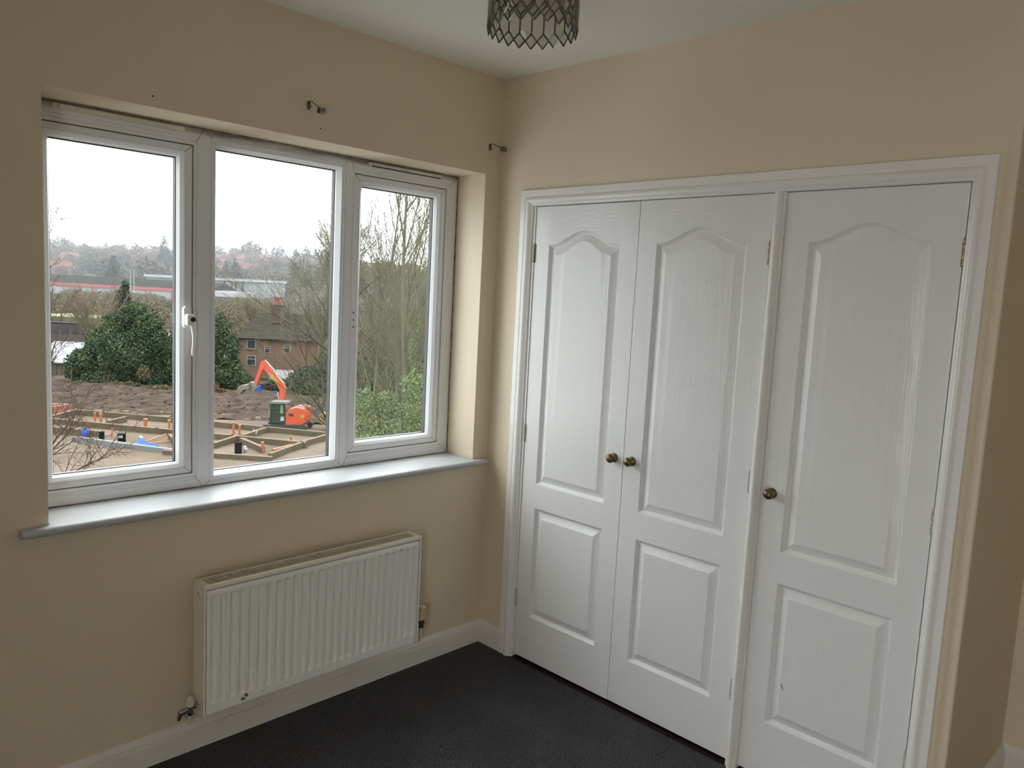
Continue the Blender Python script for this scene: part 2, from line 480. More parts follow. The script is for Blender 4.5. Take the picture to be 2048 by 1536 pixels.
for qi, q in enumerate(bays):
    i = q['i']
    if q['sash']:
        g = (i[0] + .052, i[1] - .048, i[2] + .043, i[3] - .044)
        so_ = (i[0] + .003, i[1] - .0045, i[2] + .003, i[3] - .0035)
        par = MB(); ring(par, so_, g, [(t, FY + .0055 + d * .9) for t, d in BEAD])
        s = par.build('opening_sash', M['upvc'], win); s.location = -WO
        sm = MB(); seams(sm, so_, g, FY + .0055, .0007, 0.02, .58)
        sm.build('weld_seam', M['seam'], s)
        gb = MB(); ring(gb, (i[0] - .001, i[1] + .001, i[2] - .001, i[3] + .001), (i[0] + .005, i[1] - .006, i[2] + .005, i[3] - .005),
                        [(0, FY + .014), (1, FY + .014), (1, FY + .05), (0, FY + .05)])
        gb.build('rubber_gasket', M['black'], s)
        holder = s
    else:
        g = (-1.197, -.705, .924, 2.083)
        par = MB(); ring(par, i, g, [(0, FY + .004), (.3, FY + .004), (.36, FY + .006), (.42, FY + .005), (1, FY + .0285), (1, FY + .036), (0, FY + .036)])
        s = par.build('glazing_bead', M['upvc'], win); s.location = -WO
        sm = MB(); seams(sm, i, g, FY + .004, .0006, 0, .4)
        sm.build('weld_seam', M['seam'], s)
        holder = s
    # spacer bar between the two sheets of glass and black edge seal
    sp = MB(); ring(sp, (g[0] - .006, g[1] + .006, g[2] - .006, g[3] + .006), (g[0] + .0025, g[1] - .0025, g[2] + .0025, g[3] - .0025),
                    [(0, FY + .036), (1, FY + .036), (1, FY + .056), (0, FY + .056)])
    sp.build('glazing_seal', M['black'], holder)
    gl = MB(); gl.box(g[0] - .004, g[1] + .004, FY + .0362, FY + .0366, g[2] - .004, g[3] + .004)
    gl.build('glass_pane', M['glass'], holder)
    q['g'] = g; q['obj'] = holder

# trickle vents along the head of the frame
def vent(x0, x1, zc, open_):
    b = MB(); h = .0075
    pts = []
    for k in range(9):
        a = math.pi / 2 + math.pi * k / 8; pts.append((x0 + h + h * math.cos(a), zc + h * math.sin(a)))
    for k in range(9):
        a = -math.pi / 2 + math.pi * k / 8; pts.append((x1 - h + h * math.cos(a), zc + h * math.sin(a)))
    b.prism(pts, FY - .009, FY, 'xz')
    o = b.build('trickle_vent', M['vent'], win); o.location = -WO
    c = MB(); c.cbox(x0 + .02, x1 - .02, FY - .013, FY - .0095, zc - .004, zc + .006, .001)
    if open_: c.build('vent_flap', M['vent'], o)
    else:
        c.build('vent_flap', M['vent'], o)
    d = MB()
    if open_: d.box(x0 + .014, x1 - .005, FY - .0095, FY - .0088, zc - .0085, zc - .0045)
    d.box(x0 + .0165, x0 + .0175, FY - .0098, FY - .0088, zc - .006, zc + .006)
    d.build('vent_slot', M['dark'], o)
vent(-1.722, -1.322, 2.1235, False)
vent(-.575, -.190, 2.1235, True)

# window board
b = MB()
prof = [(.19, WINZ0)] + [(-.027, WINZ0)] + [(-.027 - .0125 * math.sin(a), WINZ0 - .0125 + .0125 * math.cos(a)) for a in [math.pi * k / 10 for k in range(1, 11)]] + [(.0, WINZ0 - .025), (.19, WINZ0 - .025)]
b.prism(prof, -1.79, -.094, 'yz')
ear = [(-.0005, WINZ0)] + prof[1:-2] + [(-.0005, WINZ0 - .025)]
b.prism(ear, -1.874, -1.7899, 'yz'); b.prism(ear, -.0941, -.022, 'yz')
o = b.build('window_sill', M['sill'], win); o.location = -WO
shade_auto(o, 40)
b = MB(); b.box(-1.792, -.092, FY - .004, FY + .002, WINZ0, WINZ0 + .0035)
o = b.build('sealant_bead', M['grime'], win); o.location = -WO
b = MB(); b.box(WINX1 - .004, WINX1, FY - .004, FY + .002, WINZ0, WINZ1); b.box(-1.6, -.092, FY - .0015, FY, WINZ1 - .004, WINZ1)
o = b.build('mouldy_sealant', M['grime'], win); o.location = -WO

# handle on the left sash
hs = bays[0]['obj']
hx = -1.311
b = MB()
pts = [(hx + .0135 * math.cos(a), 1.517 + .0135 * math.sin(a)) for a in [math.pi * k / 10 for k in range(11)]]
pts += [(hx - .0135, 1.462), (hx - .009, 1.455), (hx + .009, 1.455), (hx + .0135, 1.462)]
b.prism(pts, FY - .010, FY + .006, 'xz')
hb = b.build('handle_base', M['handle'], hs)
b = MB()
b.cbox(hx - .0135, hx + .015, FY - .040, FY - .010, 1.463, 1.503, .006)
b.tube([(hx + .006, FY - .032, 1.475), (hx + .008, FY - .037, 1.455), (hx + .009, FY - .040, 1.43), (hx + .008, FY - .041, 1.40), (hx + .006, FY - .040, 1.375), (hx + .006, FY - .042, 1.363), (hx + .006, FY - .042, 1.359)],
       [.010, .0085, .0068, .006, .0058, .0066, .003], 12)
hl = b.build('handle_lever', M['handle'], hs); shade_auto(hl, 50)
b = MB(); b.lathe([(0, .0085), (.002, .0085), (.003, .007), (.003, .0045), (.0022, .004)], (hx + .006, FY - .040, 1.485), (0, -1, 0), 20)
b.build('lock_button', M['black'], hs)
# three screw holes in the right sash
b = MB()
for z in (1.519, 1.490, 1.461):
    b.lathe([(0, .0033), (.0006, .0033)], (-.6215, FY + .0055, z), (0, -1, 0), 12)
b.build('screw_hole', M['black'], bays[2]['obj'])

# ================================================================== WARDROBE
wr = tag(empty('built_in_wardrobe', (0, -1.05, 0)), 'white built-in wardrobe with three arched-panel doors and brass knobs, in the cream wall', 'wardrobe')
WRO = wr.location.copy()
def wpt(o):
    o.location = -WRO; return o

DW, DH, DZ0 = 0.5300, 1.981, 0.020
NARCH = 28
def panel_loop(u0, u1, z0, z1, peak=0):
    """counter-clockwise in (u,z)"""
    pts = [(u0, z0), (u1, z0), (u1, z1)]
    if peak:
        for k in range(1, NARCH):
            t = k / NARCH
            s = abs(2 * t - 1)          # 1 at corners, 0 at the peak
            e = 0.5 + 0.5 * math.cos(math.pi * min(1, s * 1.02))
            pts.append((u1 + (u0 - u1) * t, z1 + peak * e ** 1.05))
    pts.append((u0, z1))
    return pts
# moulding cross-section: (inset, depth into the door)
MOULD = [(0, 0), (.0028, .0040), (.0040, .0042), (.0062, .0090), (.0074, .0092), (.0105, .0135), (.0130, .0140), (.0145, .0136), (.0405, .0018), (.0425, .0012)]

def door_mesh(name, pl, pr):
    """door leaf in local coords: x out of the wall is -x, u runs along -y from the left edge; pl/pr stile widths"""
    b = MB()
    T = .035
    def P(u, z, d=0): return (d, -u, z)
    z0, z1 = 0.0, DH
    up0, up1, arch = .797, 1.822, .056
    lo0, lo1 = .197, .690
    up = panel_loop(pl, DW - pr, up0, up1, arch)
    lo = panel_loop(pl, DW - pr, lo0, lo1)
    arcp = up[2:]
    b.cur = 0
    e = .0012   # eased edges
    b.add([P(0, z0), P(pl, z0), P(pl, z1), P(0, z1)], [(0, 1, 2, 3)])
    b.add([P(DW - pr, z0), P(DW, z0), P(DW, z1), P(DW - pr, z1)], [(0, 1, 2, 3)])
    b.cur = 1
    b.add([P(pl, z0), P(DW - pr, z0), P(DW - pr, lo0), P(pl, lo0)], [(0, 1, 2, 3)])
    b.add([P(pl, lo1), P(DW - pr, lo1), P(DW - pr, up0), P(pl, up0)], [(0, 1, 2, 3)])
    top = [P(*q) for q in arcp] + [P(pl, z1), P(DW - pr, z1)]
    # top rail as strips between arch and top edge
    n = len(arcp); vs = [P(*q) for q in arcp] + [P(q[0], z1) for q in arcp]
    b.add(vs, [(i, i + n, i + 1 + n, i + 1) for i in range(n - 1)])
    for lp in (up, lo):
        if lp is up: loops = [[P(u, z, d) for u, z in panel_loop(pl + i_, DW - pr - i_, up0 + i_, up1 - i_, arch)] for i_, d in MOULD]
        else: loops = [[P(u, z, d) for u, z in panel_loop(pl + i_, DW - pr - i_, lo0 + i_, lo1 - i_)] for i_, d in MOULD]
        b.cur = 0
        k = len(lp)
        vs = [q for L in loops for q in L]; fs = []
        for a in range(len(loops) - 1):
            for i in range(k):
                j = (i + 1) % k
                fs.append((a * k + i, a * k + j, (a + 1) * k + j, (a + 1) * k + i))
        b.add(vs, fs)
        # field: strips from the arch to the bottom edge
        L = loops[-1]
        if k == 4: b.add(L, [(0, 1, 2, 3)])
        else:
            A = L[2:]; m = len(A)
            bot = [(A[i][0], A[i][1], L[0][2]) for i in range(m)]
            bot[0] = L[1]; bot[-1] = L[0]
            b.add(A + bot, [(i, i + 1, i + 1 + m, i + m) for i in range(m - 1)])
    b.cur = 0
    # edges and back
    b.add([P(0, z0), P(DW, z0), P(DW, z1), P(0, z1), P(0, z0, T), P(DW, z0, T), P(DW, z1, T), P(0, z1, T)],
          [(4, 5, 1, 0), (5, 6, 2, 1), (6, 7, 3, 2), (7, 4, 0, 3), (7, 6, 5, 4)])
    me = D.meshes.new(name)
    bm = bmesh.new()
    vv = [bm.verts.new(v) for v in b.v]
    for f, mi in zip(b.f, b.m):
        try:
            fc = bm.faces.new([vv[i] for i in f]); fc.material_index = mi
        except ValueError: pass
    bmesh.ops.remove_doubles(bm, verts=bm.verts, dist=1e-5)
    bmesh.ops.recalc_face_normals(bm, faces=bm.faces)
    for fc in bm.faces: fc.smooth = True
    for ed in bm.edges:
        if len(ed.link_faces) == 2: ed.smooth = ed.calc_face_angle(0) < math.radians(14)
        else: ed.smooth = False
    bm.to_mesh(me); bm.free()
    me.materials.append(M['grain_v']); me.materials.append(M['grain_h'])
    return me

def knob(parent, u, z):
    b = MB()
    b.lathe([(0, .0185), (.002, .0185), (.006, .0172), (.010, .0135), (.012, .0085), (.019, .0075), (.0215, .011), (.0225, .0150), (.0255, .0178), (.0275, .0182),
             (.0290, .0178), (.0305, .0166), (.0345, .0150), (.0385, .0115), (.0405, .0065), (.041, .0005)], (0, -u, z), (-1, 0, 0), 32)
    o = b.build('knob', M['brass'], parent)
    shade_auto(o, 30)
    return o

def hinge(parent, u, z, m, side):
    b = MB(); r = .0046; L = .076; n = 5
    for k in range(n):
        z0 = z - L / 2 + k * L / n
        b.lathe([(0, r * .8), (.0006, r), (L / n - .0014, r), (L / n - .0008, r * .8)], (-.0032, -u, z0 + .0004), (0, 0, 1), 12)
    b.lathe([(0, r * .3), (.001, r * .75), (.003, r * .8)], (-.0032, -u, z - L / 2 - .003), (0, 0, 1), 10)
    b.lathe([(0, r * .8), (.002, r * .75), (.003, r * .3)], (-.0032, -u, z + L / 2), (0, 0, 1), 10)
    b.box(-.0008, .02, -u - .0009, -u + .0009, z - L / 2, z + L / 2)
    b.box(-.0009, .0, -u - (.0045 if side > 0 else 0), -u + (.0045 if side < 0 else 0), z - L / 2, z + L / 2)
    o = b.build('hinge', m, parent)
    return o

doors = []
for k, (y0, pl, pr, kn, hu, sg) in enumerate([
        (-.2352, .079, .082, .4865, -.0015, 1),
        (-.7684, .083, .082, .0395, DW + .0012, -1),
        (-1.3462, .084, .077, .0365, DW + .0012, -1)]):
    me = door_mesh('door', pl, pr)
    o = D.objects.new('door', me); link(o, wr)
    o.location = Vector((0, y0, DZ0)) - WRO
    if k == 0: o.location.z -= .001
    knob(o, kn, 1.0 - DZ0 + .010)
    for i, z in enumerate((1.788, 1.013, .263)):
        hinge(o, hu, z, M['brass_hinge'] if i == 0 else M['hinge_paint'], sg)
    doors.append(o)
doors[0]['label'] = 'left door beside the room corner, knob on its right edge'
doors[1]['label'] = 'middle door, knob on its left edge'
doors[2]['label'] = 'right door beyond the rounded post, knob on its left edge'
# scuff on the right door
b = MB(); b.tube([(-.0006, -.128, .352), (-.0008, -.134, .343), (-.0006, -.1375, .334)], .0009, 6)
b.build('scuff_mark', M['seam'], doors[2])

# architrave: profile t (0 outer .. 1 inner), height out of the wall
ARP = [(0, 0), (0, .016), (.03, .0175), (.36, .0175), (.40, .0155), (.43, .0155), (.47, .0185), (.56, .0225), (.66, .0235), (.76, .0215), (.84, .0165), (.88, .0135), (.90, .0125), (.97, .0115), (1, .009), (1, 0)]
AO = dict(yl=-.1525, yr=-1.9415, zt=2.0705)
AI = dict(yl=-.2215, yr=-1.8815, zt=2.0045)
def arch_strip(name, pa, pb):
    """pa/pb: ((outer y,z),(inner y,z)) at each end"""
    b = MB(); v = []
    for (o_, i_) in (pa, pb):
        for t, h in ARP:
            v.append((-h, o_[0] + (i_[0] - o_[0]) * t, o_[1] + (i_[1] - o_[1]) * t))
    k = len(ARP)
    b.add(v, [tuple(range(k)), tuple(reversed(range(k, 2 * k)))] + [(i, i + k, (i + 1) % k + k, (i + 1) % k) for i in range(k)])
    o = b.build(name, M['gloss'], wr); wpt(o); shade_auto(o, 28)
    return o
arch_strip('architrave', ((AO['yl'], 0), (AI['yl'], 0)), ((AO['yl'], AO['zt']), (AI['yl'], AI['zt'])))
arch_strip('architrave', ((AO['yl'], AO['zt']), (AI['yl'], AI['zt'])), ((AO['yr'], AO['zt']), (AI['yr'], AI['zt'])))
arch_strip('architrave', ((AO['yr'], AO['zt']), (AI['yr'], AI['zt'])), ((AO['yr'], 0), (AI['yr'], 0)))
# frame lining, centre post with rounded bead, threshold, dark inside
b = MB()
b.box(.0, .09, -.2325, OY0 + .0, 0, OZ); b.box(-.004, .0, -.2325, -.2215, 0, 2.004)
b.box(.0, .09, OY1, -1.8795, 0, OZ); b.box(.0, .09, -1.8795, -.2325, 2.0035, OZ)
b.box(.012, .09, -1.3445, -1.3020, 0, 2.0035)
wpt(b.build('door_lining', M['gloss'], wr))
b = MB()
pp = [(.012, -1.3020), (-.006, -1.3020), (-.0075, -1.3030), (-.0075, -1.3090), (-.011, -1.3100), (-.0185, -1.3130), (-.0235, -1.3185), (-.0245, -1.3225), (-.0235, -1.3265), (-.0185, -1.3315), (-.0115, -1.3345),
      (-.008, -1.3355), (-.008, -1.3375), (-.0095, -1.3385), (-.0095, -1.3415), (-.006, -1.3440), (.012, -1.3440)]
b.prism(pp, 0, 2.004, 'xy')
o = b.build('centre_post', M['gloss'], wr); wpt(o); shade_auto(o, 40)
b = MB(); b.box(-.004, .09, -1.302, -.2325, 0, .006); b.box(-.004, .09, -1.8795, -1.3445, 0, .006); b.box(-.012, -.004, -1.301, -.2345, 0, .0035); b.box(-.012, -.004, -1.879, -1.346, 0, .0035)
wpt(b.build('threshold', M['maroon'], wr))
b = MB()
b.box(.09, .70, -.15, -.13, 0, 2.1); b.box(.09, .70, -1.929, -1.91, 0, 2.1); b.box(.70, .72, -1.929, -.13, 0, 2.1); b.box(.09, .72, -1.929, -.13, 2.08, 2.1)
wpt(b.build('cabinet_body', M['dark'], wr))

# ================================================================== RADIATOR
RX0, RX1, RZ0, RZ1, RYF, RYB = -1.377, -.478, .172, .628, -.130, -.048
rad = tag(empty('radiator', ((RX0 + RX1) / 2, -.09, RZ0)), 'white fluted panel radiator with top grille, on the cream wall under the window', 'radiator')
RO = rad.location.copy()
def rp(o): o.location = -RO; return o
# fluted front
NF = 26; pitch = (RX1 - RX0 - .028) / NF
xs = [RX0 + .006]; ds = [0.0]
x = RX0 + .018
for k in range(NF):
    c = x + pitch * (k + .5)
    for off, d in ((-.0120, 0), (-.0088, .0080), (-.0072, .0095), (.0050, .0095), (.0066, .0080), (.0098, 0)):
        xs.append(c + off - .004); ds.append(d)
xs.append(RX1 - .006); ds.append(0.0)
zr = [RZ0 + .004, RZ0 + .007, .207, .2105, .2185, .222, .575, .5785, .5865, .590, RZ1 - .024, RZ1 - .020]
zm = [0, 0, 0, .15, .85, 1, 1, .85, .15, 0, 0, 0]
ye = [.004, 0, 0, 0, 0, 0, 0, 0, 0, 0, 0, .004]
v = []; f = []
for zi, z in enumerate(zr):
    for xi, xx in enumerate(xs):
        v.append((xx, RYF + ds[xi] * zm[zi] + ye[zi] + (.003 if xi in (0, len(xs) - 1) else 0), z))
nx = len(xs)
for a in range(len(zr) - 1):
    for c in range(nx - 1):
        f.append((a * nx + c, a * nx + c + 1, (a + 1) * nx + c + 1, (a + 1) * nx + c))
o = mesh_obj('fluted_panel', v, f, M['rad'], rad); rp(o); shade_auto(o, 50)
b = MB(); b.box(RX0 + .005, RX1 - .005, RYF + .011, RYF + .015, RZ0 + .004, RZ1 - .02)
rp(b.build('inner_panel', M['rad'], rad))
# side covers
for x0, x1, mm in ((RX0 - .004, RX0 + .003, M['radside']), (RX1 - .003, RX1 + .004, M['rad'])):
    b = MB(); b.cbox(x0, x1, RYF - .001, RYB, RZ0 - .004, RZ1, .0015)
    rp(b.build('side_cover', mm, rad))
b = MB()
b.cbox(RX0 - .003, RX1 + .003, RYF - .001, RYF + .012, RZ1 - .016, RZ1, .003)
b.cbox(RX0 - .003, RX1 + .003, RYB - .010, RYB, RZ1 - .016, RZ1, .003)
b.box(RX0, RX0 + .016, RYF + .006, RYB - .004, RZ1 - .006, RZ1 - .0008); b.box(RX1 - .02, RX1, RYF + .006, RYB - .004, RZ1 - .006, RZ1 - .0008)
NB = 72
for k in range(NB + 1):
    xx = RX0 + .016 + (RX1 - RX0 - .036) * k / NB
    # slightly curved slat between the slots
    ys = [RYF + .010, RYF + .024, RYF + .040, RYF + .056, RYB - .008]
    of = [.014, .007, .003, .001, 0]
    vs = []
    for yy, dx in zip(ys, of):
        vs += [(xx + dx - .0018, yy, RZ1 - .0015), (xx + dx + .0018, yy, RZ1 - .0015), (xx + dx + .0018, yy, RZ1 - .0030), (xx + dx - .0018, yy, RZ1 - .0030)]
    fs = []
    for i in range(4):
        for j in range(4):
            fs.append((i * 4 + j, i * 4 + (j + 1) % 4, (i + 1) * 4 + (j + 1) % 4, (i + 1) * 4 + j))
    b.add(vs, fs)
rp(b.build('top_grille', M['radside'], rad))
b = MB(); b.box(RX0 + .004, RX1 - .004, RYF + .016, RYB - .004, RZ0 + .02, RZ1 - .04)
rp(b.build('convector_core', M['dark'], rad))
b = MB(); b.box(RX0 + .004, RX1 - .004, RYB - .004, RYB + .001, RZ0 + .004, RZ1 - .03)
b.box(RX0 + .15, RX0 + .18, RYB, -.0005, RZ0 + .05, RZ1 - .06); b.box(RX1 - .18, RX1 - .15, RYB, -.0005, RZ0 + .05, RZ1 - .06)
rp(b.build('back_panel', M['radside'], rad))
b = MB(); b.lathe([(0, .0135), (.003, .0135), (.0045, .012), (.0045, .0062), (.001, .006)], (RX0 - .004, RYF + .036, .594), (-1, 0, 0), 24)
pl_ = rp(b.build('bleed_plug', M['radside'], rad)); shade_auto(pl_, 30)
b = MB(); b.lathe([(0, .0055), (.0008, .0055)], (RX0 - .0050, RYF + .036, .594), (-1, 0, 0), 12)
b.build('plug_hole', M['dark'], pl_)
# chips of missing paint near the bottom edge
for cx, cz, r in ((-1.232, .2035, .0075), (-1.227, .199, .005), (-1.243, .192, .0075), (-1.235, .190, .004), (-1.168, .1965, .0022), (-.545, .2, .0015)):
    pts = [(cx + r * math.cos(a) * (0.7 + .5 * rnd.random()), cz + r * math.sin(a) * (.6 + .5 * rnd.random())) for a in [2 * math.pi * k / 9 for k in range(9)]]
    b = MB(); b.prism(pts, RYF - .0006, RYF + .001, 'xz')
    rp(b.build('paint_chip', M['chip'], rad))

# lockshield valve at the left foot
vl = tag(empty('radiator_valve', (-1.408, -.088, .20)), 'chrome lockshield valve with white cap and drain spout, left foot of the radiator', 'valve')
def rel(o, e): o.location = -e.location; return o
b = MB()
b.lathe([(0, .009), (.006, .0125), (.012, .0125), (.014, .009), (.03, .0085)], (-1.382, -.088, .205), (-1, 0, .0), 6)
b.lathe([(0, .012), (.02, .012), (.022, .009)], (-1.408, -.088, .192), (0, 0, 1), 16)
b.lathe([(0, .0095), (.004, .012), (.014, .012), (.017, .0095)], (-1.408, -.088, .176), (0, 0, 1), 6)
o = rel(b.build('valve_body', M['chrome'], vl), vl); shade_auto(o, 30)
b = MB(); b.lathe([(0, .0085), (.012, .0085), (.012, .0105), (.032, .0095), (.034, .007)], (-1.414, -.090, .198), (-1, 0, -.12), 14)
b.lathe([(0, .0075), (.003, .008), (.024, .0065), (.026, .005)], (-1.441, -.090, .196), (-.25, 0, -1), 12)
o = rel(b.build('drain_spout', M['chrome'], vl), vl); shade_auto(o, 30)
b = MB(); b.lathe([(0, .0125), (.004, .0142), (.016, .0142), (.026, .0130), (.033, .009), (.036, .002)], (-1.408, -.088, .208), (0, 0, 1), 24)
o = rel(b.build('valve_cap', M['cap'], vl), vl); shade_auto(o, 50)
b = MB(); b.tube([(-1.408, -.088, .180), (-1.408, -.088, .156), (-1.407, -.080, .146), (-1.406, -.040, .142), (-1.406, -.001, .142)], .0075, 12)
o = rel(b.build('pipe', M['cap'], vl), vl); shade_auto(o, 50)
# thermostatic valve at the right foot
vr = tag(empty('radiator_valve', (-.452, -.088, .22)), 'beige ribbed thermostatic valve on brown fitting, right foot of the radiator', 'valve')
VX = -.425
b = MB()
b.lathe([(0, .015), (.002, .019), (.004, .020), (.005, .0165), (.007, .0160), (.033, .0160), (.0345, .017), (.038, .0165), (.042, .0115), (.0425, .004)], (VX, -.088, .262), (0, 0, 1), 32)
for k in range(22):
    a = 2 * math.pi * k / 22
    cx, cy = VX + .0166 * math.cos(a), -.088 + .0166 * math.sin(a)
    b.tube([(cx, cy, .268), (cx, cy, .295)], .0013, 5)
o = rel(b.build('thermostat_head', M['beige'], vr), vr); shade_auto(o, 30)
b = MB(); b.lathe([(0, .009), (.003, .013), (.010, .0135), (.012, .009), (.016, .009), (.017, .0145), (.026, .0145), (.028, .010), (.034, .010)], (VX, -.088, .206), (0, 0, 1), 8)
b.lathe([(0, .009), (.006, .013), (.018, .013), (.02, .0085), (.038, .0085)], (-.470, -.088, .222), (1, 0, 0), 6)
rel(b.build('valve_body', M['copper_brown'], vr), vr)
b = MB()
for s_ in (-1, 1): b.box(VX + s_ * .009 - .0015, VX + s_ * .009 + .0015, -.096, -.08, .238, .262)
b.lathe([(0, .006), (.024, .006)], (VX, -.088, .240), (0, 0, 1), 10)
rel(b.build('valve_collar', M['cap'], vr), vr)
b = MB(); b.tube([(VX, -.088, .208), (VX, -.088, .16), (VX - .002, -.080, .147), (VX - .004, -.04, .143), (VX - .004, -.001, .143)], .0078, 12)
o = rel(b.build('pipe', M['cap'], vr), vr); shade_auto(o, 50)

# ================================================================== CURTAIN BRACKETS AND SCREW HOLES
def bracket(x, z, lab, cx, cz):
    e = tag(empty('curtain_bracket', (x, 0, z)), lab, 'bracket', 'small metal curtain brackets above the window')
    b = MB()
    pts = [(.008 * math.cos(a), .002 + .010 * math.sin(a)) for a in [math.pi * k / 8 for k in range(9)]] + [(-.006, -.014), (-.003, -.020), (.003, -.020), (.006, -.014)]
    b.prism(pts, -.0025, 0, 'xz')
    b.tube([(0, -.002, -.002), (.001, -.010, -.004), (.002, -.014, -.010), (0, -.004, -.016)], .0022, 7)
    b.build('wall_plate', M['steel'], e)
    b = MB(); b.lathe([(0, .0035), (.0015, .0035), (.002, .002)], (0, -.0025, .004), (0, -1, 0), 10)
    b.build('screw', M['dark'], e)
    b = MB(); b.tube([(0, -.002, .008), (.001, -.010, .0095), (cx * .2, -.020, .006), (cx * .7, -.045, cz * .45 + .003), (cx, -.062, cz + .006)], .0018, 8)
    b.build('arm', M['steel'], e)
    b = MB()
    n = 20; R1, R0 = .0115, .0088; v = []; f = []
    for k in range(n):
        a = 2 * math.pi * k / n
        for (r_, xx) in ((R1, cx - .010), (R1, cx + .010), (R0, cx + .010), (R0, cx - .010)):
            v.append((xx, -.072 + r_ * math.cos(a), cz + r_ * math.sin(a)))
    for k in range(n):
        for j in range(4):
            f.append((k * 4 + j, k * 4 + (j + 1) % 4, ((k + 1) % n) * 4 + (j + 1) % 4, ((k + 1) % n) * 4 + j))
    b.add(v, f)
    b.build('rod_cup', M['steel'], e)
    return e
bracket(-.958, 2.258, 'small dark metal curtain bracket above the window mullion, left of the two', .008, -.030)
bracket(-.071, 2.261, 'small dark metal curtain bracket beside the room corner, right of the two', .014, -.017)
for x, z, l in ((-1.493, 2.173, 'tiny dark screw hole above the left pane'), (-.908, 2.183, 'tiny dark screw hole below the left curtain bracket')):
    b = MB(); b.lathe([(0, .0028), (.0006, .0026)], (0, 0, 0), (0, -1, 0), 10)
    o = b.build('screw_hole', M['dark']); o.location = (x, 0, z)
    tag(o, l, 'screw hole')

# ================================================================== CEILING LIGHT SHADE
LZ = 2.206; LR = .0995; LC = Vector((-1.145, -1.264, LZ)); NC = 22
lamp = tag(empty('ceiling_lamp', (LC.x, LC.y, LZ)), 'round ceiling lampshade of clear hexagonal crystals linked by dark wire', 'lamp')
def cyl(a, z, r=LR): return Vector((r * math.cos(a), r * math.sin(a), z))
dA = 2 * math.pi / NC
A0 = math.atan2(CAM_P.y - LC.y, CAM_P.x - LC.x) + .02
DHh, WLn = .0345, .0405
step = DHh + WLn
wires = MB()
WRr = .0019
for t in range(4):
    z0 = t * step
    for i in range(NC):
        a = A0 + i * dA
        B_ = cyl(a, z0); T_ = cyl(a, z0 + DHh); L_ = cyl(a - dA / 2, z0 + DHh / 2); R_ = cyl(a + dA / 2, z0 + DHh / 2)
        for p, q in ((B_, L_), (B_, R_), (L_, T_), (R_, T_)):
            wires.tube([p, q], WRr, 5)
        if t < 3: wires.tube([T_, cyl(a, z0 + step)], WRr * .9, 5)
        wires.tube([T_ + Vector((0, 0, .004)), T_ - Vector((0, 0, .008))], .0007, 4)
wo_ = wires.build('wire_frame', M['steel'], lamp, fix=False)
# one diamond and one hexagon, then copies
def gem(name, outline, th):
    n = len(outline)
    cx = sum(p[0] for p in outline) / n; cz = sum(p[1] for p in outline) / n
    v = [(p[0], 0, p[1]) for p in outline]
    for s_ in (-1, 1):
        v += [(cx + (p[0] - cx) * .62, s_ * th, cz + (p[1] - cz) * .62) for p in outline]
    f = [tuple(reversed(range(n, 2 * n))), tuple(range(2 * n, 3 * n))]
    for i in range(n):
        j = (i + 1) % n
        f.append((i, j, j + n, i + n)); f.append((j, i, i + 2 * n, j + 2 * n))
    me = D.meshes.new(name); me.from_pydata(v, [], f); me.materials.append(M['crystal'])
    bm = bmesh.new(); bm.from_mesh(me); bmesh.ops.recalc_face_normals(bm, faces=bm.faces); bm.to_mesh(me); bm.free()
    return me
hw = LR * math.sin(dA / 2) * .93
dia = gem('diamond_crystal', [(0, .002), (hw, DHh / 2), (0, DHh - .002), (-hw, DHh / 2)], .004)
hexa = gem('hexagonal_crystal', [(0, DHh / 2 + .003), (hw, DHh + .001), (hw, step - .001), (0, step + DHh / 2 - .003), (-hw, step - .001), (-hw, DHh + .001)], .0028)
for t in range(4):
    for i in range(NC):
        a = A0 + i * dA
        o = D.objects.new('diamond_crystal', dia); link(o, lamp)
        o.location = cyl(a, t * step); o.rotation_euler = (0, 0, a + math.pi / 2)
        if t < 3:
            o = D.objects.new('hexagonal_crystal', hexa); link(o, lamp)
            o.location = cyl(a + dA / 2, t * step); o.rotation_euler = (0, 0, a + dA / 2 + math.pi / 2)
b = MB()
ztop = 3 * step + DHh
n = 44
v = []; f = []
for k in range(n):
    a = 2 * math.pi * k / n
    for r_, z in ((LR + .003, ztop - .004), (LR + .003, ztop + .004), (LR - .003, ztop + .004), (LR - .003, ztop - .004)):
        v.append((r_ * math.cos(a), r_ * math.sin(a), z))
for k in range(n):
    for j in range(4): f.append((k * 4 + j, k * 4 + (j + 1) % 4, ((k + 1) % n) * 4 + (j + 1) % 4, ((k + 1) % n) * 4 + j))
b.add(v, f)
for k in range(3):
    a = 2 * math.pi * k / 3
    b.tube([(0, 0, ztop), (LR * math.cos(a), LR * math.sin(a), ztop)], .002, 6)
b.build('top_ring', M['steel'], lamp)
b = MB(); b.lathe([(0, .018), (.03, .018), (.035, .006), (H - LZ - ztop + .03 - .02, .003)], (0, 0, ztop - .03), (0, 0, 1), 16)
b.lathe([(0, .045), (.012, .04), (.018, .02)], (0, 0, H - LZ), (0, 0, -1), 24)
b.build('lamp_holder', M['handle'], lamp)

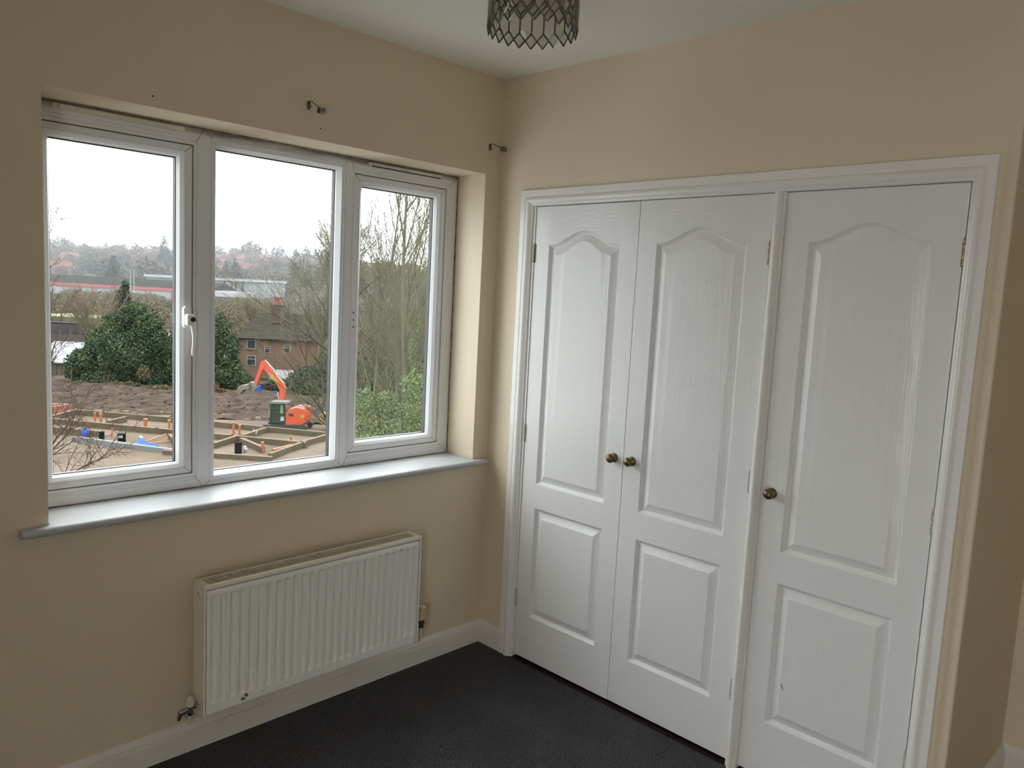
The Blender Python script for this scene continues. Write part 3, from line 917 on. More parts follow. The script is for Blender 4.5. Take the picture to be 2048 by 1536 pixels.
# ================================================================== OUTSIDE
# everything outside stands on real ground about 11 m below the window, metres in world space
GZ = -9.2
RH = Vector((_r0.x, _r0.y, 0)); FH = Vector((math.sin(YAW), math.cos(YAW), 0))
EANG = math.atan2(RH.y, RH.x)
def eray(px, py):
    return _f + _r * ((px - 1024) / FPX) - _u * ((py - 768) / FPX)
def at(px, py, dep):
    return CAM_P + eray(px, py) * dep
def gnd(px, py, z=GZ):
    d = eray(px, py)
    return CAM_P + d * ((z - CAM_P.z) / d.z)
def gdep(px, py, z=GZ):
    return (z - CAM_P.z) / eray(px, py).z
def to_world(lat, dep, z):
    """lateral / forward metres from the window to world"""
    p = Vector((CAM_P.x, CAM_P.y, 0)) + RH * lat + FH * dep
    return Vector((p.x, p.y, z))

X = {}
X['sand'] = mat('sandy_ground', (0.160, 0.122, 0.092), 1, spec=0.05, var=0.4, vscale=0.35, vcol=(0.112, 0.082, 0.058), bump=0.4, bscale=2)
X['earth'] = mat('dark_disturbed_earth', (0.105, 0.078, 0.060), 1, spec=0.03, var=0.55, vscale=1.1, vcol=(0.056, 0.041, 0.032), bump=.6, bscale=3, island=.15)
X['scrub'] = mat('scrub_ground', (0.034, 0.030, 0.019), 1, spec=0.05, var=0.5, vscale=.3)
X['hill'] = mat('winter_woodland_slope', (0.050, 0.046, 0.040), 1, spec=0.0, var=0.45, vscale=.03, vcol=(0.070, 0.060, 0.050))
X['ever'] = mat('evergreen_leaves', (0.074, 0.108, 0.048), 0.85, spec=0.08, var=0.5, vscale=.45, vcol=(0.030, 0.056, 0.030), island=.4)
X['conifer'] = mat('blue_green_conifer', (0.028, 0.054, 0.028), 0.7, spec=0.2, island=.5)
X['ivy'] = mat('bright_ivy_leaves', (0.095, 0.140, 0.036), 0.6, spec=0.3, island=.6)
X['bark'] = mat('mossy_bark', (0.100, 0.105, 0.045), 0.9, spec=0.1, var=0.5, vscale=1.2, vcol=(0.075, 0.062, 0.045))
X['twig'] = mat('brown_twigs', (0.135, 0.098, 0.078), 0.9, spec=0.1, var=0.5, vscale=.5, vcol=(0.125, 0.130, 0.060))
X['twig_brown'] = mat('dark_reddish_twigs', (0.085, 0.055, 0.042), 0.9, spec=0.1, var=0.4, vscale=3)
X['bark_grey'] = mat('grey_brown_bark', (0.150, 0.128, 0.095), 0.9, spec=0.05, var=0.5, vscale=1.2, vcol=(0.125, 0.130, 0.062))
X['twig_green'] = mat('green_willow_twigs', (0.150, 0.150, 0.060), 0.9, spec=0.1, var=0.5, vscale=.4, vcol=(0.150, 0.112, 0.080))
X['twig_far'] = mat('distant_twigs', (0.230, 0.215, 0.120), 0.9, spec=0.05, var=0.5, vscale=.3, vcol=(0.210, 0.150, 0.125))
X['haze_tree'] = mat('far_tree_grey', (0.070, 0.072, 0.064), 1, spec=0, island=.2)
X['haze_tree_brown'] = mat('far_tree_brown', (0.100, 0.084, 0.070), 1, spec=0, island=.2)
X['haze_ever'] = mat('far_evergreen', (0.024, 0.036, 0.028), 1, spec=0, island=.3)
X['bramble'] = mat('brown_bramble', (0.105, 0.098, 0.050), 1, spec=0.05, island=.35, var=.5, vscale=.2, vcol=(0.120, 0.080, 0.056))
X['bramble_dark'] = mat('dark_bramble', (0.040, 0.040, 0.024), 1, spec=0.05, island=.5, var=.5, vscale=.6, vcol=(0.050, 0.034, 0.024))
X['brush'] = mat('dead_orange_brush', (0.13, 0.066, 0.033), 1, spec=0.05, island=.5)
X['redroof'] = mat('far_red_roof', (0.125, 0.060, 0.048), 1, spec=0)
X['farwall'] = mat('far_house_wall', (0.17, 0.125, 0.105), 1, spec=0)
X['whitewall'] = mat('white_cladding', (0.24, 0.245, 0.25), 0.7)
X['greywall'] = mat('grey_cladding', (0.155, 0.165, 0.175), 0.7)
X['whiteroof'] = mat('pale_metal_roof', (0.27, 0.275, 0.27), 0.6)
X['redfascia'] = mat('red_fascia', (0.30, 0.040, 0.030), 0.6)
X['darkroof'] = mat('dark_grey_roof', (0.020, 0.022, 0.019), 1, spec=0)
X['moss'] = mat('mossy_flat_roof', (0.125, 0.115, 0.035), 0.95, var=.5, vscale=.4)
X['timber'] = mat('weathered_timber', (0.085, 0.060, 0.046), 0.9, var=.5, vscale=2)
X['felt'] = mat('pale_felt_roof', (0.22, 0.235, 0.25), 0.8)
X['brick'] = mat('orange_brown_brick', (0.175, 0.092, 0.052), 0.95, var=.45, vscale=2.5)
X['tile'] = mat('grey_brown_roof_tile', (0.038, 0.031, 0.029), 1, spec=0.05, var=.4, vscale=1.5, vcol=(0.052, 0.046, 0.034))
X['redbrick'] = mat('dark_red_brick', (0.075, 0.034, 0.030), 0.95, var=.4, vscale=4)
X['pot'] = mat('terracotta', (0.23, 0.052, 0.028), 0.8)
X['upvc'] = mat('white_window_frame', (0.27, 0.28, 0.28), 0.5)
X['pane'] = mat('dark_house_glass', (0.030, 0.036, 0.042), 0.15)
X['orange'] = mat('orange_paint', (0.46, 0.050, 0.008), 0.35)
X['orange_pipe'] = mat('orange_drain_pipe', (0.34, 0.088, 0.026), 0.4)
X['orangeblock'] = mat('orange_blockwork', (0.26, 0.085, 0.042), 0.8)
X['yellow'] = mat('yellow_orange_paint', (0.36, 0.15, 0.012), 0.4)
X['yel'] = mat('yellow_stripe', (0.30, 0.21, 0.02), 0.5)
X['cabglass'] = mat('tinted_cab_glass', (0.022, 0.04, 0.03), 0.08)
X['hivis'] = mat('lime_panel', (0.12, 0.20, 0.04), 0.5)
X['track'] = mat('black_track', (0.013, 0.012, 0.011), 0.9)
X['bucket'] = mat('worn_steel_bucket', (0.15, 0.115, 0.075), 0.5, var=.5, vscale=3)
X['ram'] = mat('white_ram', (0.30, 0.29, 0.27), 0.4)
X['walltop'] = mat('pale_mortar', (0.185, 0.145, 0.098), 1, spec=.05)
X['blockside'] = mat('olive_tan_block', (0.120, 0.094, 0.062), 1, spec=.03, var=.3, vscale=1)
X['kerb'] = mat('grey_concrete', (0.125, 0.125, 0.118), 0.9)
X['blackbox'] = mat('black_plastic', (0.006, 0.007, 0.008), 0.9, spec=.05)
X['blue'] = mat('blue_plastic', (0.020, 0.075, 0.42), 0.8, spec=.1)
X['white'] = mat('white_plastic', (0.30, 0.30, 0.31), 0.5)

KX = 0.50
for m_ in X.values():
    for nd in m_.node_tree.nodes:
        if nd.type == 'BSDF_PRINCIPLED': c_ = nd.inputs['Base Color']; c_.default_value = (*[v * KX for v in c_.default_value[:3]], 1)
        if nd.type == 'MIX' and nd.data_type == 'RGBA':
            for k_ in (6, 7): nd.inputs[k_].default_value = (*[v * KX for v in nd.inputs[k_].default_value[:3]], 1)
        if nd.type == 'HUE_SAT' and not nd.inputs['Color'].is_linked: nd.inputs['Color'].default_value = (*[v * KX for v in nd.inputs['Color'].default_value[:3]], 1)
# ---- ground
def height(lat, dep):
    z = GZ
    b0 = 62.0 - lat * .06           # spoil bank before the hedge
    if b0 < dep < b0 + 14:
        t = min(1, (dep - b0) / 5.0) if dep < b0 + 6 else max(0, 1 - (dep - b0 - 6) / 8)
        z += (.50 + .14 * math.sin(lat * .55) * math.sin(lat * .23 + 1)) * t * t * (3 - 2 * t)
    if dep > 330:
        t = min(1, (dep - 330) / 650.0)
        sky = 19.5 + (-lat) * .0065 - 3 * math.sin(lat * .008 + 1)
        z += (sky - GZ) * (t * t * (3 - 2 * t))
    return z
def grid(name, lats, deps, m, noise=0, kind='structure'):
    v = []; f = []
    for d in deps:
        for l in lats:
            p = to_world(l, d, height(l, d) + (noise * (rnd.random() - .5) if noise else 0)); v.append(p)
    n = len(lats)
    for a in range(len(deps) - 1):
        for c in range(n - 1):
            f.append((a * n + c, a * n + c + 1, (a + 1) * n + c + 1, (a + 1) * n + c))
    o = mesh_obj(name, v, f, m, smooth=(name != 'earth_bank'))
    o['kind'] = kind
    return o
def lin(a, b, n): return [a + (b - a) * k / (n - 1) for k in range(n)]
grid('ground', lin(-70, 45, 60), lin(9, 62.5, 42), X['sand'], .05)
grid('earth_bank', lin(-90, 50, 190), lin(59.9, 84, 76), X['earth'], .42)
grid('ground_scrub', lin(-420, 260, 40), lin(83.5, 352, 30), X['scrub'], .3)
grid('ground_hill', lin(-1100, 700, 70), lin(334, 1050, 40), X['hill'], 2.0)
grid('ground_near', lin(-60, 60, 4), lin(5, 9.1, 2), X['scrub'], 0)

# ---- generic vegetation
def leaf_mesh(name, blobs, n, size, m, seed, parent=None, shell=.55):
    """blobs: (centre, radii) ; n small leaves scattered in their outer shells, each its own little folded quad"""
    r = np.random.RandomState(seed)
    vol = np.array([b_[1][0] * b_[1][1] * b_[1][2] for b_ in blobs]) ** .67; vol /= vol.sum()
    which = r.choice(len(blobs), n, p=vol)
    c = np.array([tuple(b_[0]) for b_ in blobs])[which]; rad = np.array([b_[1] for b_ in blobs])[which]
    d = r.normal(size=(n, 3)); d /= np.linalg.norm(d, axis=1)[:, None]
    k = shell + (1 - shell) * r.rand(n, 1) ** .6
    lump = 1 + .16 * np.sin(d[:, :1] * 7 + which[:, None]) * np.cos(d[:, 2:3] * 6 + which[:, None] * 2)
    P = c + d * rad * k * lump
    a = r.normal(size=(n, 3)) + d * .6; a /= np.linalg.norm(a, axis=1)[:, None]
    t = np.cross(a, r.normal(size=(n, 3))); t /= np.linalg.norm(t, axis=1)[:, None]
    s = np.cross(a, t)
    sz = size * (.6 + .8 * r.rand(n, 1))
    V = np.stack([P - t * sz, P + s * sz * .55, P + t * sz, P - s * sz * .55 + a * sz * .3], 1).reshape(-1, 3)
    me = D.meshes.new(name)
    me.vertices.add(4 * n); me.vertices.foreach_set('co', V.ravel())
    me.loops.add(4 * n); me.loops.foreach_set('vertex_index', np.arange(4 * n))
    me.polygons.add(n); me.polygons.foreach_set('loop_start', np.arange(0, 4 * n, 4)); me.polygons.foreach_set('loop_total', np.full(n, 4))
    me.materials.append(m); me.update(calc_edges=True)
    o = D.objects.new(name, me)
    return link(o, parent)

def tubes(name, segs, m, parent=None, n=3):
    """segs: list of (p0,p1,r0,r1)"""
    A = np.array([s_[0] for s_ in segs], float); B = np.array([s_[1] for s_ in segs], float)
    r0 = np.array([s_[2] for s_ in segs]); r1 = np.array([s_[3] for s_ in segs])
    t = B - A; t /= (np.linalg.norm(t, axis=1)[:, None] + 1e-9)
    ref = np.where(np.abs(t[:, 2:3]) < .9, [[0, 0, 1.]], [[1., 0, 0]])
    x = np.cross(t, ref); x /= np.linalg.norm(x, axis=1)[:, None]; y = np.cross(t, x)
    rings = []
    for P, r_ in ((A, r0), (B, r1)):
        for k in range(n):
            a = 2 * math.pi * k / n
            rings.append(P + (x * math.cos(a) + y * math.sin(a)) * r_[:, None])
    V = np.stack(rings, 1).reshape(-1, 3); N = len(segs)
    base = (np.arange(N) * 2 * n)[:, None]
    fs = [np.concatenate([base + k, base + (k + 1) % n, base + n + (k + 1) % n, base + n + k], 1) for k in range(n)]
    F = np.stack(fs, 1).reshape(-1, 4)
    me = D.meshes.new(name)
    me.vertices.add(len(V)); me.vertices.foreach_set('co', V.ravel())
    me.loops.add(F.size); me.loops.foreach_set('vertex_index', F.ravel())
    me.polygons.add(len(F)); me.polygons.foreach_set('loop_start', np.arange(0, F.size, 4)); me.polygons.foreach_set('loop_total', np.full(len(F), 4))
    me.materials.append(m); me.update(calc_edges=True)
    return link(D.objects.new(name, me), parent)

def grow(seed, base, direction, length, radius, plan, trop=.06, wob=.16):
    """plan: per level (children, length factor, angle lo, angle hi, segments). returns segments per level"""
    r = random.Random(seed); out = [[] for _ in plan]
    def rec(p, d, L, R, lv):
        nc, lf, a0, a1, ns = plan[lv]
        pts = [p]; cur = d.copy(); rr = R
        for k in range(ns):
            cur = (cur + Vector((r.uniform(-1, 1), r.uniform(-1, 1), r.uniform(-1, 1))) * wob + Vector((0, 0, trop))).normalized()
            q = pts[-1] + cur * (L / ns); r2 = R * (1 - .8 * (k + 1) / ns)
            out[lv].append((pts[-1][:], q[:], rr, r2)); rr = r2; pts.append(q)
        if lv + 1 < len(plan):
            for i in range(nc):
                t = (.18 if lv else .22) + (.80 if lv else .76) * (i + r.random()) / nc
                k = min(int(t * ns), ns - 1); fr = t * ns - k
                q = pts[k].lerp(pts[k + 1], fr); dd = (pts[k + 1] - pts[k]).normalized()
                ax = dd.cross(Vector((r.gauss(0, 1), r.gauss(0, 1), r.gauss(0, 1)))).normalized()
                nd = Matrix.Rotation(math.radians(r.uniform(a0, a1)), 3, ax) @ dd
                rec(q, nd, L * lf * (1.15 - .6 * t) * r.uniform(.7, 1.2), max(R * (1 - .7 * t) * .55, .004), lv + 1)
    rec(Vector(base), Vector(direction).normalized(), length, radius, 0)
    return out

def bare_tree(name, label, base, direction, length, radius, plan, seed, group=None, tm='twig', bm_='bark', trop=.06, wob=.16, cat='tree', rmin=0):
    e = tag(empty(name, base), label, cat, group)
    lv = grow(seed, (0, 0, 0), direction, length, radius, plan, trop, wob)
    if rmin:
        lv = [[(a, b2, max(r0, rmin), max(r1, rmin * .8)) for a, b2, r0, r1 in L] for L in lv]
    tubes('trunk', lv[0], X[bm_], e, 6)
    tubes('branches', lv[1] + (lv[2] if len(lv) > 3 else []), X[bm_], e, 4)
    tw = []
    for L in lv[(3 if len(lv) > 3 else 2):]: tw += L
    tag(tubes('twigs', tw, X[tm], e, 3), kind='stuff')
    return e

# ---- far hill: houses with red roofs and woodland
def on_hill(px, dep):
    lat = (eray(px, 560).dot(RH)) * dep / (eray(px, 560).dot(FH))
    return to_world(lat, dep, height(lat, dep))
fh_wall = MB(); fh_wall.box(-6, 6, -4, 4, -2, 5)
fh_roof = MB(); fh_roof.prism([(-4.6, 4.8), (4.6, 4.8), (0, 8.6)], -6.3, 6.3, 'yz')
fh_win = MB()
proto = tag(empty('hillside_house'), 'hazy red-roofed house on the far hillside', 'house', 'red-roofed houses on the far hill')
fh_wall.build('walls', X['farwall'], proto); fh_roof.build('roof', X['redroof'], proto)
hs_spots = [(112, 780), (128, 860), (145, 700), (118, 640), (160, 880), (185, 820), (250, 900), (268, 700), (285, 860), (296, 760), (275, 820), (310, 880), (350, 800), (440, 830), (455, 760), (470, 880), (480, 700), (495, 820), (440, 640),
            (515, 880), (530, 900), (545, 790), (560, 880), (575, 910), (590, 820), (610, 860), (640, 900), (660, 800), (420, 900), (735, 820), (760, 880), (790, 850), (820, 900), (845, 800), (505, 640), (120, 560), (300, 600)]
for i, (px, dep) in enumerate(hs_spots):
    o = proto if i == 0 else copy_tree(proto)
    p = on_hill(px, dep)
    o.location = p; o.rotation_euler = (0, 0, EANG + rnd.uniform(-.5, .5))
    s_ = rnd.uniform(.8, 1.25); o.scale = (s_ * rnd.uniform(1, 1.7), s_, s_)
tree_me = []
for k in range(5):
    tree_me.append([leaf_mesh('crown_mesh', [((0, 0, 6), (4.6, 4.6, 4.8)), ((1.6, 0, 4), (3.6, 3.6, 3.4)), ((-2, 1, 4.5), (3.2, 3.2, 3.6))], 420, .8, m_, 40 + k) for m_ in (X['haze_tree'], X['haze_tree_brown'])] +
                   [leaf_mesh('crown_mesh', [((0, 0, 4), (3.2, 3.2, 4)), ((0, 0, 8), (2.1, 2.1, 4)), ((0, 0, 11), (1.1, 1.1, 3))], 420, .7, X['haze_ever'], 60 + k)])
tmp = [o for t in tree_me for o in t]
tree_me = [[o.data for o in t] for t in tree_me]
for o in tmp: D.objects.remove(o)
def far_tree(px, dep, kind, s, rot=0):
    me = tree_me[rnd.randrange(5)][kind]
    o = link(D.objects.new(('far_tree', 'far_tree', 'far_conifer')[kind], me))
    o.location = on_hill(px, dep) - Vector((0, 0, .8)); o.scale = (s * rnd.uniform(.9, 1.3), s * rnd.uniform(.9, 1.3), s)
    o.rotation_euler = (0, 0, rnd.random() * 6)
    if kind == 2: tag(o, 'small dark conifer on the far hill', 'tree', 'conifers on the far hill')
    elif kind == 1: tag(o, 'brownish bare tree in the hazy wood on the far hill', 'tree', 'brown trees on the far hill')
    else: tag(o, 'grey-green bare tree in the hazy wood on the far hill', 'tree', 'grey trees on the far hill')
    return o
rs = random.Random(3)
taken = [(on_hill(px, dep), 13) for px, dep in hs_spots]
def free(p, r_):
    return all((p.x - q.x) ** 2 + (p.y - q.y) ** 2 > (r_ + rr) ** 2 for q, rr in taken)
cnt = 0
for i in range(4000):
    px, dep = rs.uniform(85, 880), 440 + 540 * rs.random() ** .7
    k_, s_ = rs.choice([0, 0, 1, 1, 1, 1, 2]), rs.uniform(.75, 1.5)
    p = on_hill(px, dep)
    if not free(p, 5.4 * s_) or cnt > 290: continue
    taken.append((p, 5.4 * s_)); cnt += 1
    far_tree(px, dep, k_, s_)
for px, dep, k, s in ((327, 930, 2, 1.9), (501, 900, 1, 2.4), (494, 900, 0, 1.9), (508, 905, 0, 2.1), (470, 960, 0, 1.7), (436, 960, 0, 1.8), (532, 930, 2, 1.3), (556, 940, 0, 2.0), (100, 960, 0, 1.9), (122, 960, 0, 2.1), (135, 950, 1, 1.9), (298, 940, 0, 1.6), (590, 940, 2, 1.6), (612, 930, 2, 1.8), (640, 900, 0, 2.1)):
    far_tree(px, dep, k, s)

# ---- warehouses
def px_local(px0, py0, dep):
    """returns function: pixel -> local (x, z) metres for something standing upright at that distance"""
    S = dep / FPX
    def F(px, py): return ((px - px0) * S, (py0 + .051 * (px - px0) - py) * S)
    return F
def site(px, py, dep):
    p = at(px, py, dep); return p
p0 = site(300, 594, 372); L_ = px_local(300, 594, 372)
wh = tag(empty('red_fascia_warehouse', p0, EANG), 'long low white warehouse with bright red fascia and dark roof beyond the trees', 'building')
def wbox(px0, px1, pt, pb, F, y0, y1, ref):
    """box between pixel columns; pt/pb read at column ref"""
    x0 = F(px0, 0)[0]; x1 = F(px1, 0)[0]; zt = F(ref, pt)[1]; zb = F(ref, pb)[1]
    b = MB(); b.box(x0, x1, y0, y1, zb, zt); return b
wbox(40, 424, 580, 600, L_, 0, 30, 300).build('walls', X['whitewall'], wh)
wbox(38, 425, 573.5, 580, L_, -.6, 30.6, 300).build('fascia', X['redfascia'], wh)
b = MB(); z = L_(300, 573.5)[1]; zr_ = L_(300, 559)[1]
b.prism([(-.8, z), (31, z), (15, zr_)], L_(36, 0)[0], L_(426, 0)[0], 'yz'); b.build('roof', X['darkroof'], wh)
for k, px in enumerate((150, 190, 232, 290, 300, 342)):
    wbox(px, px + 3, 580, 596, L_, -.3, .1, 300).build('red_pilaster', X['redfascia'], wh)
p0 = site(430, 590, 425); L_ = px_local(430, 590, 425)
w2 = tag(empty('grey_warehouse', p0, EANG), 'tall pale grey warehouse with white roof edge, behind the red fascia one', 'building')
wbox(292, 527, 560, 600, L_, 0, 40, 430).build('walls', X['greywall'], w2)
wbox(289, 529, 555.5, 560.5, L_, -1, 41, 430).build('roof_edge', X['whiteroof'], w2)
for px in (448, 462, 470, 484): wbox(px, px + 3, 562, 584, L_, -.3, 0, 430).build('vertical_panel', X['darkroof'], w2)
p0 = site(455, 600, 360); L_ = px_local(455, 600, 360)
w3 = tag(empty('white_shed_range', p0, EANG), 'low white-walled building with brick base in front of the grey warehouse', 'building')
wbox(418, 489, 584, 594, L_, 0, 14, 455).build('white_wall', X['whiteroof'], w3)
wbox(418, 489, 594, 606, L_, -.2, 13.8, 455).build('brick_base', X['redbrick'], w3)
for k, (px, dep) in enumerate(((261, 330), (268, 336))):
    S = dep / FPX; p = at(px, 585, dep)
    b = MB(); b.tube([(0, 0, -2), (0, 0, 44 * S)], [.22, .12], 8); b.box(-.5, .3, -.1, .1, 43.5 * S, 44.2 * S)
    o = b.build('floodlight_mast', X['white']); o.location = p
    tag(o, ('left', 'right')[k] + ' of two slim white masts standing before the warehouse', 'mast')

# ---- scrub bushes in the middle distance
bush_me = [leaf_mesh('bush_mesh', [((0, 0, 1.6), (2.6, 2.6, 2)), ((1.8, .4, 1.2), (2, 2, 1.6)), ((-1.8, -.3, 1.4), (2.1, 2.1, 1.9))], 3600, .13, X['bramble'], 80 + k, shell=.3) for k in range(4)]
bm_data = [o.data for o in bush_me]
for o in bush_me: D.objects.remove(o)
for i in range(120):
    dep = 118 + 190 * rs.random(); px = rs.uniform(90, 560)
    p = on_hill(px, dep); o = link(D.objects.new('scrub_bush', bm_data[i % 4]))
    o.location = p - Vector((0, 0, .3)); s_ = rs.uniform(.8, 1.5); o.scale = (s_ * 1.3, s_ * 1.3, s_); o.rotation_euler = (0, 0, rs.random() * 6)
    tag(o, 'brown-green winter bush in the scrub behind the sheds', 'bush', 'winter bushes behind the sheds')

# ---- sheds at the left
p0 = site(150, 690, 112); L_ = px_local(150, 690, 112)
s1 = tag(empty('flat_roofed_shed', p0, EANG), 'long timber shed with yellow mossy flat roof, left of the dark green tree', 'shed')
wbox(60, 200, 634, 642, L_, -.5, 9, 150).build('mossy_roof', X['moss'], s1)
wbox(62, 198, 642, 646, L_, -.3, 8.8, 150).build('roof_edge', X['felt'], s1)
wbox(66, 194, 646, 706, L_, 0, 8, 150).build('walls', X['timber'], s1)
for px in (84, 104, 124, 144, 164): wbox(px, px + 12, 653, 668, L_, -.06, .02, 150).build('window', X['pane'], s1)
wbox(64, 196, 700, 712, L_, -.15, .1, 150).build('gutter_board', X['farwall'], s1)
p0 = site(125, 775, 82); L_ = px_local(125, 775, 82)
s2 = tag(empty('garden_shed', p0, EANG), 'low shed with pale felt roof beside the dark green tree', 'shed')
b = MB(); xa, xb = L_(70, 0)[0], L_(168, 0)[0]; z1_ = L_(125, 724)[1]; z2_ = L_(125, 700)[1]
b.prism([(-.3, z1_ - .1), (-.3, z1_), (3.6, z2_ + .6), (3.6, z2_ + .5)], xa, xb, 'yz'); b.build('felt_roof', X['felt'], s2)
wbox(74, 150, 727, 780, L_, 0, 3, 125).build('walls', X['timber'], s2)
for px in (100, 112, 124, 134): wbox(px, px + 1.5, 727, 776, L_, -.06, .02, 125).build('post', X['bark'], s2)
wbox(126, 133, 738, 756, L_, -.05, .02, 125).build('red_panel', X['redbrick'], s2)
p0 = site(350, 716, 98); L_ = px_local(350, 716, 98)
s3 = tag(empty('rendered_house', p0, EANG), 'cream rendered house end behind the green trees beside the left mullion', 'house')
wbox(334, 420, 655, 740, L_, 0, 7, 350).build('walls', mat('cream_render', (.21, .18, .14), .9), s3)
b = MB(); b.prism([(-.5, L_(350, 655)[1]), (7.5, L_(350, 655)[1]), (3.5, L_(350, 640)[1] + 1.2)], L_(331, 0)[0], L_(422, 0)[0], 'yz'); b.build('roof', X['tile'], s3)
wbox(344, 352, 668, 684, L_, -.05, .05, 350).build('window', X['pane'], s3)
p0 = site(340, 730, 88); L_ = px_local(340, 730, 88)
s4 = tag(empty('lean_to_shed', p0, EANG), 'small shed with pale sloping roof showing between the green trees', 'shed')
b = MB(); b.prism([(-.3, L_(340, 706)[1]), (-.3, L_(340, 709)[1]), (3, L_(340, 694)[1])], L_(322, 0)[0], L_(372, 0)[0], 'yz'); b.build('roof', X['felt'], s4)
wbox(325, 370, 708, 760, L_, 0, 2.6, 340).build('walls', X['timber'], s4)

# ---- brick house behind the excavator
DH_ = 88
p0 = site(530, 775, DH_); L_ = px_local(530, 775, DH_)
hb_ = tag(empty('brick_house', p0, EANG), 'orange brick house with grey-brown tiled roof and tall chimney behind the excavator', 'house')
xl, xr = L_(470, 0)[0], L_(640, 0)[0]; ze = L_(505, 677)[1]
zrg = (at(510, 623, DH_ + 4).z - p0.z)
b = MB(); b.box(xl + .4, xr - .4, 0, 8, -1.5, ze + .1); b.build('walls', X['brick'], hb_)
NR = 15
xh = L_(497, 0)[0]
for k in range(NR):
    t0, t1 = k / NR, (k + 1) / NR
    b = MB()
    y0, y1 = -.4 + 4.4 * t0, -.4 + 4.4 * t1; za, zb = ze + (zrg - ze) * t0, ze + (zrg - ze) * t1
    xa, xb = xl + (xh - xl) * t0, xl + (xh - xl) * t1
    b.add([(xa, y0 - .06, za), (xr, y0 - .06, za), (xr, y1, zb), (xb, y1, zb), (xa, y0 - .06, za + .09), (xr, y0 - .06, za + .09), (xr, y1, zb + .05), (xb, y1, zb + .05)],
          [(0, 1, 5, 4), (4, 5, 6, 7), (1, 2, 6, 5), (3, 0, 4, 7), (2, 3, 7, 6), (0, 3, 2, 1)])
    b.build('tile_course', X['tile'], hb_)
b = MB(); b.add([(xl, -.4, ze), (xl, 8.4, ze), (xh, 4, zrg), (xr, 4, zrg), (xr, 8.4, ze)], [(0, 2, 1), (1, 2, 3, 4)]); b.build('roof_slope', X['tile'], hb_)
def hwin(px0, px1, pt, pb, ref):
    fr = wbox(px0, px1, pt, pb, L_, -.07, .02, ref).build('window', X['upvc'], hb_)
    mid = (pt * .68 + pb * .32)
    wbox(px0 + 1.4, px1 - 1.4, mid + .8, pb - 1.3, L_, -.09, -.02, ref).build('pane', X['pane'], fr)
    wbox(px0 + 1.4, px1 - 1.4, pt + 1, mid - .8, L_, -.09, -.02, ref).build('pane', X['pane'], fr)
    return fr
hwin(493, 511, 672, 697, 502); hwin(528, 540, 692, 706, 534); hwin(493, 511, 711, 731, 502); hwin(566, 580, 690, 706, 572)
wbox(491, 513, 696, 699, L_, -.15, .02, 502).build('window_sill', X['walltop'], hb_)
wbox(472, 474, 680, 760, L_, -.12, -.02, 472).build('drainpipe', X['blackbox'], hb_)
ch = wbox(530, 550, 611, 648, L_, 1.8, 3.1, 540).build('chimney', X['redbrick'], hb_)
wbox(528.5, 551.5, 606, 611, L_, 1.65, 3.25, 540).build('chimney_cap', X['walltop'], ch)
for k in range(3):
    x_ = L_(533.5 + 6 * k, 0)[0]; zt_ = L_(540, 606)[1]
    b = MB(); b.lathe([(0, .18), (.45, .14), (.5, .19), (.58, .19)], (x_, 2.4, zt_), (0, 0, 1), 10); b.build('chimney_pot', X['pot'], ch)
p0 = site(740, 770, 86); L2 = px_local(740, 770, 86)
h2 = tag(empty('brick_gable_house', p0, EANG), 'small orange brick gable with white window behind the bare trees at right', 'house')
b = MB(); b.prism([(L2(690, 0)[0], -2), (L2(772, 0)[0], -2), (L2(772, 0)[0], L2(740, 704)[1]), (L2(718, 0)[0], L2(740, 664)[1]), (L2(690, 0)[0], L2(740, 686)[1])], 0, 7, 'xz'); b.build('walls', X['brick'], h2)
b = MB(); b.prism([(L2(716, 0)[0], L2(740, 662)[1]), (L2(718, 0)[0], L2(740, 660)[1]), (L2(800, 0)[0], L2(740, 722)[1]), (L2(799, 0)[0], L2(740, 726)[1])], -.4, 7.4, 'xz'); b.build('roof', X['tile'], h2)
fr = wbox(729, 741, 691, 714, L2, -.08, .02, 735).build('window', X['upvc'], h2)
wbox(730.5, 739.5, 693, 701, L2, -.1, -.03, 735).build('pane', X['pane'], fr); wbox(730.5, 739.5, 703.5, 712, L2, -.1, -.03, 735).build('pane', X['pane'], fr)
p0 = site(556, 790, 82); L3 = px_local(556, 790, 82)
s5 = tag(empty('garden_store', p0, EANG), 'small dark garden store with pale roof behind the excavator boom', 'shed')
b = MB(); b.prism([(-.2, L3(556, 757)[1]), (-.2, L3(556, 760)[1]), (2.5, L3(556, 744)[1])], L3(538, 0)[0], L3(576, 0)[0], 'yz'); b.build('roof', X['kerb'], s5)
wbox(540, 574, 758, 800, L3, 0, 2.2, 556).build('walls', mat('dark_green_boards', (.030, .036, .028), .9), s5)

# ---- blue tubs at the hedge
for k, (px, pt, pb, w_) in enumerate(((517.5, 771, 806, 9.5), (550, 782, 806, 8))):
    dep = 76; S = dep / FPX; p = at(px, pb, dep)
    b = MB(); h_ = (pb - pt) * S; r_ = w_ * S / 2
    b.lathe([(0, r_ * .9), (.05, r_), (h_ * .33, r_), (h_ * .35, r_ * 1.05), (h_ * .37, r_), (h_ * .66, r_), (h_ * .68, r_ * 1.05), (h_ * .70, r_), (h_ - .04, r_), (h_, r_ * .9)], (0, 0, 0), (0, 0, 1), 16)
    o = b.build('blue_barrel', X['blue']); o.location = p
    tag(o, ('blue plastic barrel under the raised excavator arm', 'blue plastic barrel behind the foot of the excavator boom')[k], 'barrel')

